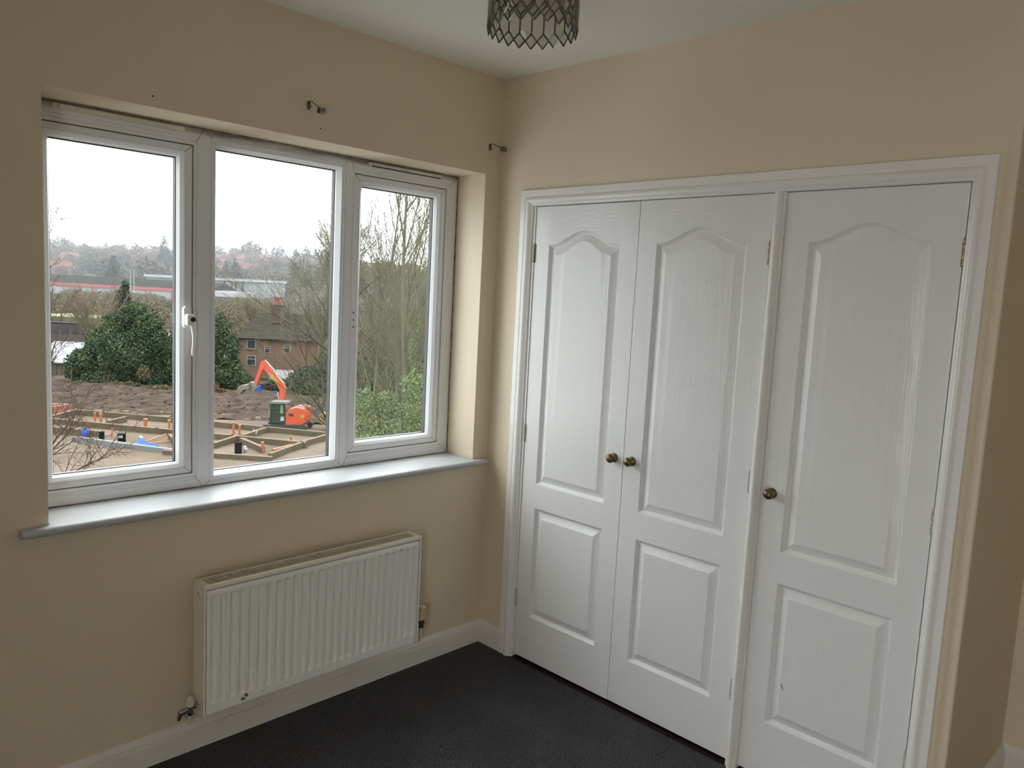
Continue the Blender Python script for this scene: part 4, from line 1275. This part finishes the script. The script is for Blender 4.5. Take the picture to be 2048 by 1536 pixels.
# ---- evergreens
def blobtree(name, label, dep, base_px, blobs, n, size, m_, seed, cat='tree', trunk=True, ydepth=1.0):
    S = dep / FPX
    p = at(base_px[0], base_px[1], dep); e = tag(empty(name, p, EANG), label, cat)
    F = px_local(base_px[0], base_px[1], dep)
    bl = [((F(cx, cy)[0], rnd.uniform(-.6, .6), F(cx, cy)[1]), (rx * S, max(rx * S * .9 * ydepth, .5), ry * S)) for cx, cy, rx, ry in blobs]
    leaf_mesh('foliage', bl, n, size, X[m_], seed, e, .45)['kind'] = 'stuff'
    if trunk:
        zt = max(b_[0][2] for b_ in bl)
        b = MB(); b.tube([(0, 0, -1.0), (.1, 0, zt * .5), (.05, .1, zt * .9)], [.28, .2, .06], 7); b.build('trunk', X['bark'], e)
    return e
blobtree('evergreen_tree', 'large spreading dark evergreen behind the brown bank, in the left pane', 76, (240, 775), [(272, 632, 26, 27), (238, 655, 34, 32), (300, 652, 30, 30), (205, 690, 38, 34), (262, 700, 66, 52), (318, 688, 26, 40), (178, 722, 38, 30), (330, 740, 30, 42), (152, 742, 26, 22), (215, 752, 72, 28), (295, 755, 50, 28)], 46000, .115, 'ever', 1)
blobtree('conifer', 'narrow blue-green conifer standing above the spreading evergreen', 104, (250, 690), [(250, 578, 9, 18), (249, 598, 16, 22), (252, 622, 22, 26), (246, 650, 22, 30)], 9000, .12, 'conifer', 2)
blobtree('evergreen_tree', 'dark ivy-green tree in the middle pane, left of the brick house', 78, (420, 795), [(380, 690, 50, 60), (432, 668, 30, 42), (448, 705, 34, 42), (400, 755, 70, 48), (455, 755, 40, 36), (480, 772, 26, 30)], 36000, .115, 'ever', 3)
blobtree('evergreen_hedge', 'dark green hedge behind the bare trees in the right pane', 74, (720, 805), [(620, 765, 50, 36), (680, 745, 50, 46), (740, 750, 50, 50), (800, 735, 50, 60), (860, 740, 50, 70), (840, 790, 60, 40), (760, 795, 50, 30)], 34000, .13, 'conifer', 4, 'hedge')
blobtree('brush_pile', 'heap of dead orange-brown brush at the foot of the middle-pane evergreen', 73, (430, 806), [(425, 790, 26, 16), (448, 798, 18, 9), (418, 775, 14, 16)], 5000, .14, 'brush', 5, 'brush', False)
blobtree('bramble_patch', 'yellow-brown bramble leaves low in front of the left evergreen', 73, (290, 775), [(287, 747, 12, 14), (160, 768, 22, 7), (240, 770, 30, 6), (320, 775, 26, 6)], 3500, .11, 'bramble', 6, 'bush', False)

blobtree('garden_undergrowth', 'dark brown-green undergrowth behind the excavator below the brick house', 79, (550, 800), [(500, 778, 22, 14), (530, 782, 30, 14), (566, 775, 30, 20), (604, 778, 40, 26), (640, 770, 30, 30)], 9000, .12, 'bramble_dark', 7, 'bush', False)
# ---- bare trees
def gbase(px, dep, dz=0):
    p = on_hill(px, dep); p.z += dz; return p
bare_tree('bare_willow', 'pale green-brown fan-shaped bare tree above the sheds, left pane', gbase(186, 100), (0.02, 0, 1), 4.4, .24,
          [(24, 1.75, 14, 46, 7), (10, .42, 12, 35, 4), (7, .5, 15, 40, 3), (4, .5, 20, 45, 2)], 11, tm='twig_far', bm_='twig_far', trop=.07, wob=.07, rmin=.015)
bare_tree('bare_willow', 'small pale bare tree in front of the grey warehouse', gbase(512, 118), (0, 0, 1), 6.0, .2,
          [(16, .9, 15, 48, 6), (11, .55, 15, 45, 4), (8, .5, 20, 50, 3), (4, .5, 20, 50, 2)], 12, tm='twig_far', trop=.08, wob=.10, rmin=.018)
bare_tree('tall_bare_tree', 'tall bare tree with forked trunk reaching above the right pane', gbase(832, 27), RH * -.03 + Vector((0, 0, 1)), 15.6, .14,
          [(20, .46, 18, 42, 12), (13, .5, 18, 45, 7), (11, .5, 20, 50, 4), (4, .55, 20, 50, 3)], 13, tm='twig', bm_='bark_grey', trop=.10, wob=.07, rmin=.0045)
bare_tree('bare_tree', 'slimmer tall bare tree left of the forked one, top of the right pane', gbase(752, 30), RH * -.01 + Vector((0, 0, 1)), 15.8, .09,
          [(20, .40, 16, 38, 12), (12, .5, 18, 45, 7), (9, .5, 20, 50, 4), (3, .55, 20, 50, 3)], 33, tm='twig', bm_='bark_grey', trop=.10, wob=.07, rmin=.0048)
bare_tree('bare_tree', 'mossy bare tree leaning left behind the right mullion', gbase(735, 34), RH * -.20 + Vector((0, 0, 1)), 11.5, .16,
          [(19, .62, 20, 60, 10), (14, .5, 20, 50, 6), (9, .5, 20, 50, 4), (2, .55, 20, 50, 3)], 14, tm='twig_green', trop=.05, wob=.12, rmin=.006)
bare_tree('bare_tree', 'brown twiggy bare tree in the middle pane beside the brick house', gbase(640, 73), RH * -.03 + Vector((0, 0, 1)), 13.6, .2,
          [(24, .5, 20, 55, 9), (14, .52, 20, 50, 6), (10, .5, 20, 50, 4), (3, .5, 20, 50, 3)], 15, tm='twig', trop=.07, wob=.13, rmin=.013)
bare_tree('bare_tree', 'thicket-like bare tree with reddish twigs low in the right pane', gbase(780, 42), RH * -.05 + Vector((0, 0, 1)), 11.0, .16,
          [(15, .6, 20, 55, 9), (11, .52, 20, 50, 6), (8, .5, 20, 50, 4), (2, .5, 20, 50, 3)], 16, tm='twig', trop=.06, wob=.13, rmin=.008)
bare_tree('bare_tree', 'mossy bare tree whose low branches cross the bottom right of the middle pane', gbase(745, 17), RH * -.10 + Vector((0, 0, 1)), 7.4, .09,
          [(9, .42, 45, 80, 8), (8, .5, 20, 50, 6), (6, .5, 20, 50, 4)], 19, tm='twig_green', trop=.07, wob=.14, rmin=.003)
# near tree at the left whose twigs enter the left pane
LT = gbase(22, 11)
lt = tag(empty('near_bare_tree', LT), 'nearest bare tree, its brown twigs reaching into the left edge of the window', 'tree')
trk = [(0, 0, 0), (.1, .05, 4), (0, .1, 7.5), (.15, 0, 10.2), (.1, 0, 12.5)]
tubes('trunk', [(trk[i], trk[i + 1], .16 - .03 * i, .13 - .03 * i) for i in range(4)], X['bark'], lt, 8)
brs = []; tws = []
for k, (a_, b2, R) in enumerate((((45, 985), (290, 830), .022), ((40, 940), (200, 835), .018), ((45, 1010), (280, 880), .018), ((60, 780), (172, 625), .014), ((60, 760), (140, 690), .01), ((70, 500), (134, 448), .008), ((70, 640), (125, 560), .006), ((40, 900), (150, 870), .012))):
    A_ = at(a_[0], a_[1], 11) - LT; B_ = at(b2[0], b2[1], 10.6) - LT
    st = Vector((.08, .02, A_.z - .3)); brs.append((st[:], A_[:], R * 1.1, R))
    lv = grow(50 + k, A_, B_ - A_, (B_ - A_).length, R, [(15 if k < 3 else 9, .36, 25, 70, 9), (8, .45, 25, 65, 5), (4, .5, 25, 70, 3)], .05, .22)
    brs += [(a, c, r0, r1) for a, c, r0, r1 in lv[0]]
    tws += [(a, c, max(r0, .0028), max(r1, .0022)) for a, c, r0, r1 in lv[1] + lv[2]]
tubes('branches', brs, X['twig_brown'], lt, 5)
tag(tubes('twigs', tws, X['twig_brown'], lt, 4), kind='stuff')
# ivy and bright leaves low right
def shrub(name, label, dep, px, py, blobs, n, size, m_, seed):
    e = blobtree(name, label, dep, (px, py), blobs, n, size, m_, seed, 'bush', False)
    b = MB(); zb = on_hill(px, dep).z - e.location.z
    for k in range(5):
        b.tube([((k - 2) * .12, 0, zb), ((k - 2) * .3, 0, zb * .4), ((k - 2) * .55, 0, 0)], [.05, .035, .015], 6)
    b.build('stems', X['bark'], e)
    return e
shrub('leafy_shrub', 'bright green leafy shrub filling the bottom of the right pane', 24, 780, 900, [(735, 858, 48, 40), (800, 850, 50, 44), (840, 815, 36, 40), (770, 890, 70, 30), (850, 860, 34, 40), (820, 770, 28, 30), (760, 812, 32, 28), (722, 805, 20, 30)], 17000, .030, 'ivy', 21)
shrub('ivy_clad_stem', 'green ivy climbing the tall bare tree in the right pane', 26.6, 832, 760, [(832, 655, 7, 26), (828, 700, 9, 30), (832, 745, 12, 28)], 2600, .028, 'ivy', 22)

# ---- clods of earth lying on the bank
r_ = np.random.RandomState(9); NCL = 2600
la_ = r_.uniform(-62, 20, NCL); de_ = 60.2 + 11 * r_.rand(NCL); sz_ = .04 + .14 * r_.rand(NCL) ** 3
cv = []; 
O6 = np.array([(1, 0, 0), (0, 1, 0), (-1, 0, 0), (0, -1, 0), (0, 0, .8), (0, 0, -.8)])
for l_, d_, z_ in zip(la_, de_, sz_):
    p = to_world(l_, d_, height(l_, d_) + .06)
    cv.append(np.array(p[:]) + O6 * z_ * (.6 + .8 * r_.rand(6, 1)))
CV = np.concatenate(cv); CF = [(0, 1, 4), (1, 2, 4), (2, 3, 4), (3, 0, 4), (1, 0, 5), (2, 1, 5), (3, 2, 5), (0, 3, 5)]
FF = (np.array(CF)[None] + (np.arange(NCL) * 6)[:, None, None]).reshape(-1, 3)
me = D.meshes.new('earth_clods'); me.vertices.add(len(CV)); me.vertices.foreach_set('co', CV.ravel())
me.loops.add(FF.size); me.loops.foreach_set('vertex_index', FF.ravel().astype(np.int32))
me.polygons.add(len(FF)); me.polygons.foreach_set('loop_start', np.arange(0, FF.size, 3)); me.polygons.foreach_set('loop_total', np.full(len(FF), 3))
me.materials.append(X['earth']); me.update(calc_edges=True)
tag(link(D.objects.new('earth_clods', me)), 'loose dark clods of earth scattered over the brown bank', 'earth', kind='stuff')

# ---- building site
fd = tag(empty('house_foundation', gnd(320, 890)), 'grid of low tan block foundation walls on the sandy ground', 'foundation')
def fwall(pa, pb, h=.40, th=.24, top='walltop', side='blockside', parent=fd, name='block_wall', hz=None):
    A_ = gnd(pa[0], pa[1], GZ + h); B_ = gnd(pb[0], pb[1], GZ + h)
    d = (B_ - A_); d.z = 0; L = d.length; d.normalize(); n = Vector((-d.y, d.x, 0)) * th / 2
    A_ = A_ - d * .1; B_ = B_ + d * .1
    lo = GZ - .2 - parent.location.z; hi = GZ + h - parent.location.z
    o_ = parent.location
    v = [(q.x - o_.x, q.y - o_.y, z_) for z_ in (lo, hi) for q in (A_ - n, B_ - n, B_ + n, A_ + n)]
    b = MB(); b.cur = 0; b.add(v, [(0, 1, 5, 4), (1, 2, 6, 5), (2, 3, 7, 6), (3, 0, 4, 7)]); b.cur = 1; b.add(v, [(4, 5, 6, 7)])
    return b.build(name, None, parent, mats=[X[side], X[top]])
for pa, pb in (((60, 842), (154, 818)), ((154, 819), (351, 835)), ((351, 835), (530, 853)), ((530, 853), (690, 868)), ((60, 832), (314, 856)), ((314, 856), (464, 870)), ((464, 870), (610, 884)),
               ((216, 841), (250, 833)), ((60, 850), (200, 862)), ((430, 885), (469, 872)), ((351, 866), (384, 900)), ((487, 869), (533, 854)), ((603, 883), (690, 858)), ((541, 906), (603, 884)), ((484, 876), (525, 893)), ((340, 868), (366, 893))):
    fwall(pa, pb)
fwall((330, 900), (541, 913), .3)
kb = tag(empty('concrete_kerb', gnd(260, 890)), 'long grey concrete kerb along the near side of the foundations', 'kerb')
fwall((150, 873), (400, 905), .30, .35, 'kerb', 'kerb', kb, 'kerb_stone')
ob = tag(empty('low_brick_wall', gnd(125, 820)), 'low bright orange brick walls at the far left of the site', 'brickwork')
fwall((70, 806), (144, 808), .75, .25, 'orangeblock', 'orangeblock', ob, 'brick_wall')
fwall((144, 808), (108, 813), .75, .25, 'orangeblock', 'orangeblock', ob, 'brick_wall')
fwall((70, 817), (110, 812), .75, .25, 'orangeblock', 'orangeblock', ob, 'brick_wall')
def pipe(px, pt, pb, w_, lab, lean=0):
    p = gnd(px, pb); S = gdep(px, pb) / FPX
    b = MB(); h_ = (pb - pt) * S; r_ = w_ * S / 2
    b.tube([(0, 0, -.15), (lean, 0, h_ - .1)], r_, 12); b.tube([(lean, 0, h_ - .16), (lean, 0, h_)], r_ * 1.25, 12)
    o = b.build('drain_pipe', X['orange_pipe'], smooth=False); o.location = p
    tag(o, lab, 'pipe', 'orange drain pipes on the building site')
pipe(190, 825, 845, 4, 'upright orange drain pipe, the left one of the close pair behind the twigs')
pipe(201.5, 826, 848, 5, 'upright orange drain pipe, the right one of the close pair behind the twigs')
pipe(222, 856, 875, 3.4, 'short upright orange drain pipe right of the first black chamber', .1)
pipe(291, 837, 859, 7, 'thick upright orange drain pipe above the blue sheet')
pipe(338.5, 839, 864, 5, 'upright orange drain pipe nearest the left mullion in the left pane')
pipe(467, 844, 871, 4.5, 'upright orange drain pipe, the taller one left in the middle pane')
pipe(479, 849, 876, 4, 'upright orange drain pipe, the second one in the middle pane')
pipe(527.5, 883, 907, 5, 'leaning orange drain pipe at the front of the middle pane', -.1)
pipe(581.5, 872, 890, 4, 'upright orange drain pipe farthest right in the middle pane')
def lying(pa, pb, w_, lab):
    A_ = gnd(*pa, GZ + .15); B_ = gnd(*pb, GZ + .15); S = gdep(*pa) / FPX
    b = MB(); b.tube([(0, 0, 0), B_ - A_], w_ * S / 2, 10)
    o = b.build('drain_pipe', X['orange_pipe']); o.location = A_; tag(o, lab, 'pipe', 'orange drain pipes on the building site')
lying((292, 883), (333, 868), 2.6, 'orange drain pipe lying slantwise right of the blue sheet')
lying((298, 886), (352, 881), 2.2, 'orange drain pipe lying level right of the blue sheet')
lying((430, 875), (461, 871), 2.2, 'orange drain pipe lying at the left edge of the middle pane')
lying((545, 900), (592, 888), 5, 'thick orange drain pipe lying along the front foundation wall')
def chamber(px, pt, pb, w_, lab, sticker=False):
    p = gnd(px, pb); S = gdep(px, pb) / FPX; h_ = (pb - pt) * S; r_ = w_ * S / 2
    e = tag(empty('inspection_chamber', p, EANG), lab, 'chamber')
    b = MB(); b.lathe([(0, r_), (h_ * .3, r_), (h_ * .32, r_ * 1.06), (h_ * .36, r_ * 1.06), (h_ * .38, r_), (h_ * .9, r_), (h_ * .92, r_ * 1.07), (h_, r_ * 1.07)], (0, 0, 0), (0, 0, 1), 20); b.build('body', X['blackbox'], e)
    if sticker:
        b = MB(); b.box(-r_ * .3, r_ * .65, -r_ * 1.12, -r_ * .7, h_ * .6, h_ * .85); b.build('white_sticker', X['white'], e)
chamber(203.5, 863, 880, 10, 'black plastic drain chamber behind the bush twigs, no sticker')
chamber(243.5, 867, 885, 15, 'black plastic drain chamber with a white sticker near the grey kerb', True)
chamber(476.5, 884, 906, 14, 'black plastic drain chamber at the front of the middle pane')
def lump(name, px, pb, w_, h_, m_, lab, cat, sq=1.0, m2=None):
    p = gnd(px, pb); S = gdep(px, pb) / FPX; bm = bmesh.new(); bmesh.ops.create_icosphere(bm, subdivisions=3, radius=1)
    for v in bm.verts:
        n_ = 1 + .22 * math.sin(v.co.x * 5 + px) * math.cos(v.co.y * 6) + .12 * math.sin(v.co.z * 9)
        v.co = Vector((v.co.x * w_ * S / 2 * n_, v.co.y * w_ * S / 2 * sq * n_, (v.co.z * .5 + .42) * h_ * S * n_))
    b = MB(); b.from_bm(bm); o = b.build(name, X[m_], smooth=True); o.location = p; o.rotation_euler = (0, 0, EANG)
    return tag(o, lab, cat)
lump('blue_bag', 170.5, 874, 13, 17, 'blue', 'crumpled blue and white bag behind the bush twigs', 'bag')
lump('white_bag', 281, 880, 9, 8, 'white', 'crumpled white bag lying on the blue sheet', 'bag')
lump('white_bag', 490, 904, 8, 12, 'white', 'small white and blue bag beside the black chamber in the middle pane', 'bag')
b = MB(); A_ = gnd(296, 890)
pts = [gnd(274, 892, GZ + .18) - A_, gnd(276, 874, GZ + .4) - A_, gnd(288, 883, GZ + .3) - A_, gnd(300, 888, GZ + .22) - A_, gnd(318, 893, GZ + .16) - A_, gnd(300, 894, GZ + .12) - A_]
up_ = [Vector((q.x, q.y, q.z + .06)) for q in pts]; nn = len(pts)
b.add(pts + up_, [tuple(range(nn)), tuple(reversed(range(nn, 2 * nn)))] + [(i, i + nn, (i + 1) % nn + nn, (i + 1) % nn) for i in range(nn)])
o = b.build('blue_sheet', X['blue']); o.location = A_; tag(o, 'bright blue plastic sheet draped by the grey kerb', 'sheet')
p = gnd(508, 873); S = gdep(508, 873) / FPX
b = MB(); b.lathe([(0, 4.2 * S), (9 * S, 5 * S), (9.6 * S, 5.3 * S), (10 * S, 5.0 * S)], (0, 0, .1), (.35, 0, 1), 18)
o = b.build('white_bucket', X['white']); o.location = p; tag(o, 'tilted white plastic bucket on a foundation wall in the middle pane', 'bucket')

# ---- excavator
ED = gdep(575, 857); p0 = gnd(575, 857); ES = ED / FPX
ex = tag(empty('excavator', p0, EANG), 'orange tracked excavator with raised folded arm and rusty bucket', 'excavator')
def E_(px, py): return ((px - 575) * ES, (857 + .051 * (px - 575) - py) * ES)
def epoly(name, pts, y0, y1, m_, parent=ex):
    b = MB(); b.prism([E_(*q) for q in pts], y0, y1, 'xz'); return b.build(name, X[m_], parent)
for y0 in (-1.05, .6):
    epoly('track', [(530, 850), (534, 845), (616, 845), (621, 849), (620, 855), (615, 859), (536, 858), (531, 855)], y0, y0 + .45, 'track')
epoly('undercarriage', [(545, 852), (605, 852), (600, 845), (550, 845)], -.6, .6, 'track')
epoly('engine_body', [(578, 846), (577, 824), (584, 815), (600, 811), (614, 815), (616, 830), (615, 842), (606, 847)], -.95, .95, 'orange')
epoly('yellow_stripe', [(608, 832), (615, 831), (615, 826), (608, 826)], -.97, -.94, 'yel')
epoly('turntable', [(548, 847), (612, 847), (612, 843), (548, 843)], -.8, .8, 'track')
epoly('black_vent', [(584, 828), (594, 829), (593, 823), (585, 822)], -.97, -.94, 'track')
epoly('cab_floor', [(546, 842), (578, 844), (578, 838), (546, 836)], -.95, .1, 'cabglass')
epoly('cab_glass', [(548, 838), (577, 840), (577, 804), (550, 802)], -.90, .05, 'cabglass')
epoly('cab_roof', [(546, 803), (579, 804), (578, 800), (549, 799)], -.98, .12, 'kerb')
for q in ([(545, 836), (547.5, 836), (550, 803), (547.5, 803)], [(563, 840), (565, 840), (565, 803), (563, 803)], [(576, 841), (579, 841), (578, 804), (576, 804)]):
    epoly('cab_post', q, -.96, -.88, 'track')
epoly('lime_panel', [(544, 830), (546.5, 830), (547.5, 816), (545.5, 816)], -.97, -.80, 'hivis')
epoly('hivis_seat', [(567, 822), (573, 824), (572, 808), (568, 806)], -.93, -.89, 'hivis')
epoly('white_seat_panel', [(567, 838), (575, 839), (575, 830), (569, 829)], -.93, -.89, 'white')
epoly('boom', [(552, 822), (559, 822), (561, 805), (566, 796), (568, 779), (563, 766), (547, 748), (529, 727), (522, 728), (524, 737), (540, 756), (552, 770), (557, 782), (556, 797)], .15, .5, 'orange')
epoly('yellow_panel', [(533, 747), (538, 745), (554, 763), (550, 768)], .10, .16, 'yel')
epoly('dipper_arm', [(519, 722), (526, 720), (529, 728), (520, 745), (512, 765), (509, 775), (504, 774), (507, 760), (513, 742)], .12, .52, 'orange')
epoly('bucket_linkage', [(510, 766), (511, 776), (505, 783), (496, 780), (489, 771), (498, 764)], .1, .55, 'bucket')
epoly('bucket', [(498, 768), (499, 776), (486, 779), (480, 788), (477, 787), (474.5, 778), (476, 772), (488, 769)], -.15, .8, 'bucket')
b = MB(); a1 = E_(528, 723); a2 = E_(541, 738); b.tube([(a1[0], .33, a1[1]), (a2[0], .33, a2[1])], .055, 10); a3 = E_(554, 757)
b.tube([(a2[0], .33, a2[1]), (a3[0], .33, a3[1])], .09, 10); b.build('hydraulic_ram', X['ram'], ex)
b = MB(); a1 = E_(553, 800); a2 = E_(549, 785); a3 = E_(553, 768)
b.tube([(E_(561, 826)[0], 0.32, E_(561, 826)[1]), (a2[0] + .1, .32, a2[1])], .07, 10); b.build('boom_ram', X['ram'], ex)
# yellow dumper, partly behind the mullion and branches
YD = gdep(700, 862); p0 = gnd(700, 862); YS = YD / FPX
yd = tag(empty('site_dumper', p0, EANG), 'yellow-orange site dumper seen either side of the right mullion', 'dumper')
def Y_(px, py): return ((px - 700) * YS, (862 + .051 * (px - 700) - py) * YS)
def ypoly(name, pts, y0, y1, m_):
    b = MB(); b.prism([Y_(*q) for q in pts], y0, y1, 'xz'); return b.build(name, X[m_], yd)
ypoly('skip', [(643, 826), (660, 824), (682, 832), (680, 846), (662, 848), (648, 842)], -.8, .8, 'yellow')
ypoly('chassis', [(660, 850), (752, 856), (752, 846), (665, 842)], -.5, .5, 'track')
ypoly('engine_cover', [(712, 846), (716, 828), (744, 828), (757, 834), (757, 848)], -.6, .6, 'yellow')
for px in (668, 738):
    for y0 in (-.9, .55):
        b = MB(); x_, z_ = Y_(px, 854); b.lathe([(0, .36), (.05, .42), (.3, .42), (.35, .36)], (x_, y0, .42), (0, 1, 0), 20); b.build('wheel', X['track'], yd)

# ---- thin winter haze over the far ground
b = MB(); b.box(-1500, 1500, 0, 1250, -6, 260)
hz = b.build('haze', None, mats=[])
hz.data.materials.clear()
hm = D.materials.new('winter_haze'); hm.use_nodes = True
hn = hm.node_tree; hn.nodes.clear()
ho = hn.nodes.new('ShaderNodeOutputMaterial'); hv = hn.nodes.new('ShaderNodeVolumeScatter')
hv.inputs['Density'].default_value = 0.00017; hv.inputs['Color'].default_value = (.96, .97, 1, 1)
hn.links.new(hv.outputs[0], ho.inputs['Volume']); hz.data.materials.append(hm)
hz.location = to_world(0, 108, 0); hz.rotation_euler = (0, 0, EANG)
tag(hz, 'thin pale winter haze over the far ground and hill', 'haze', kind='stuff')
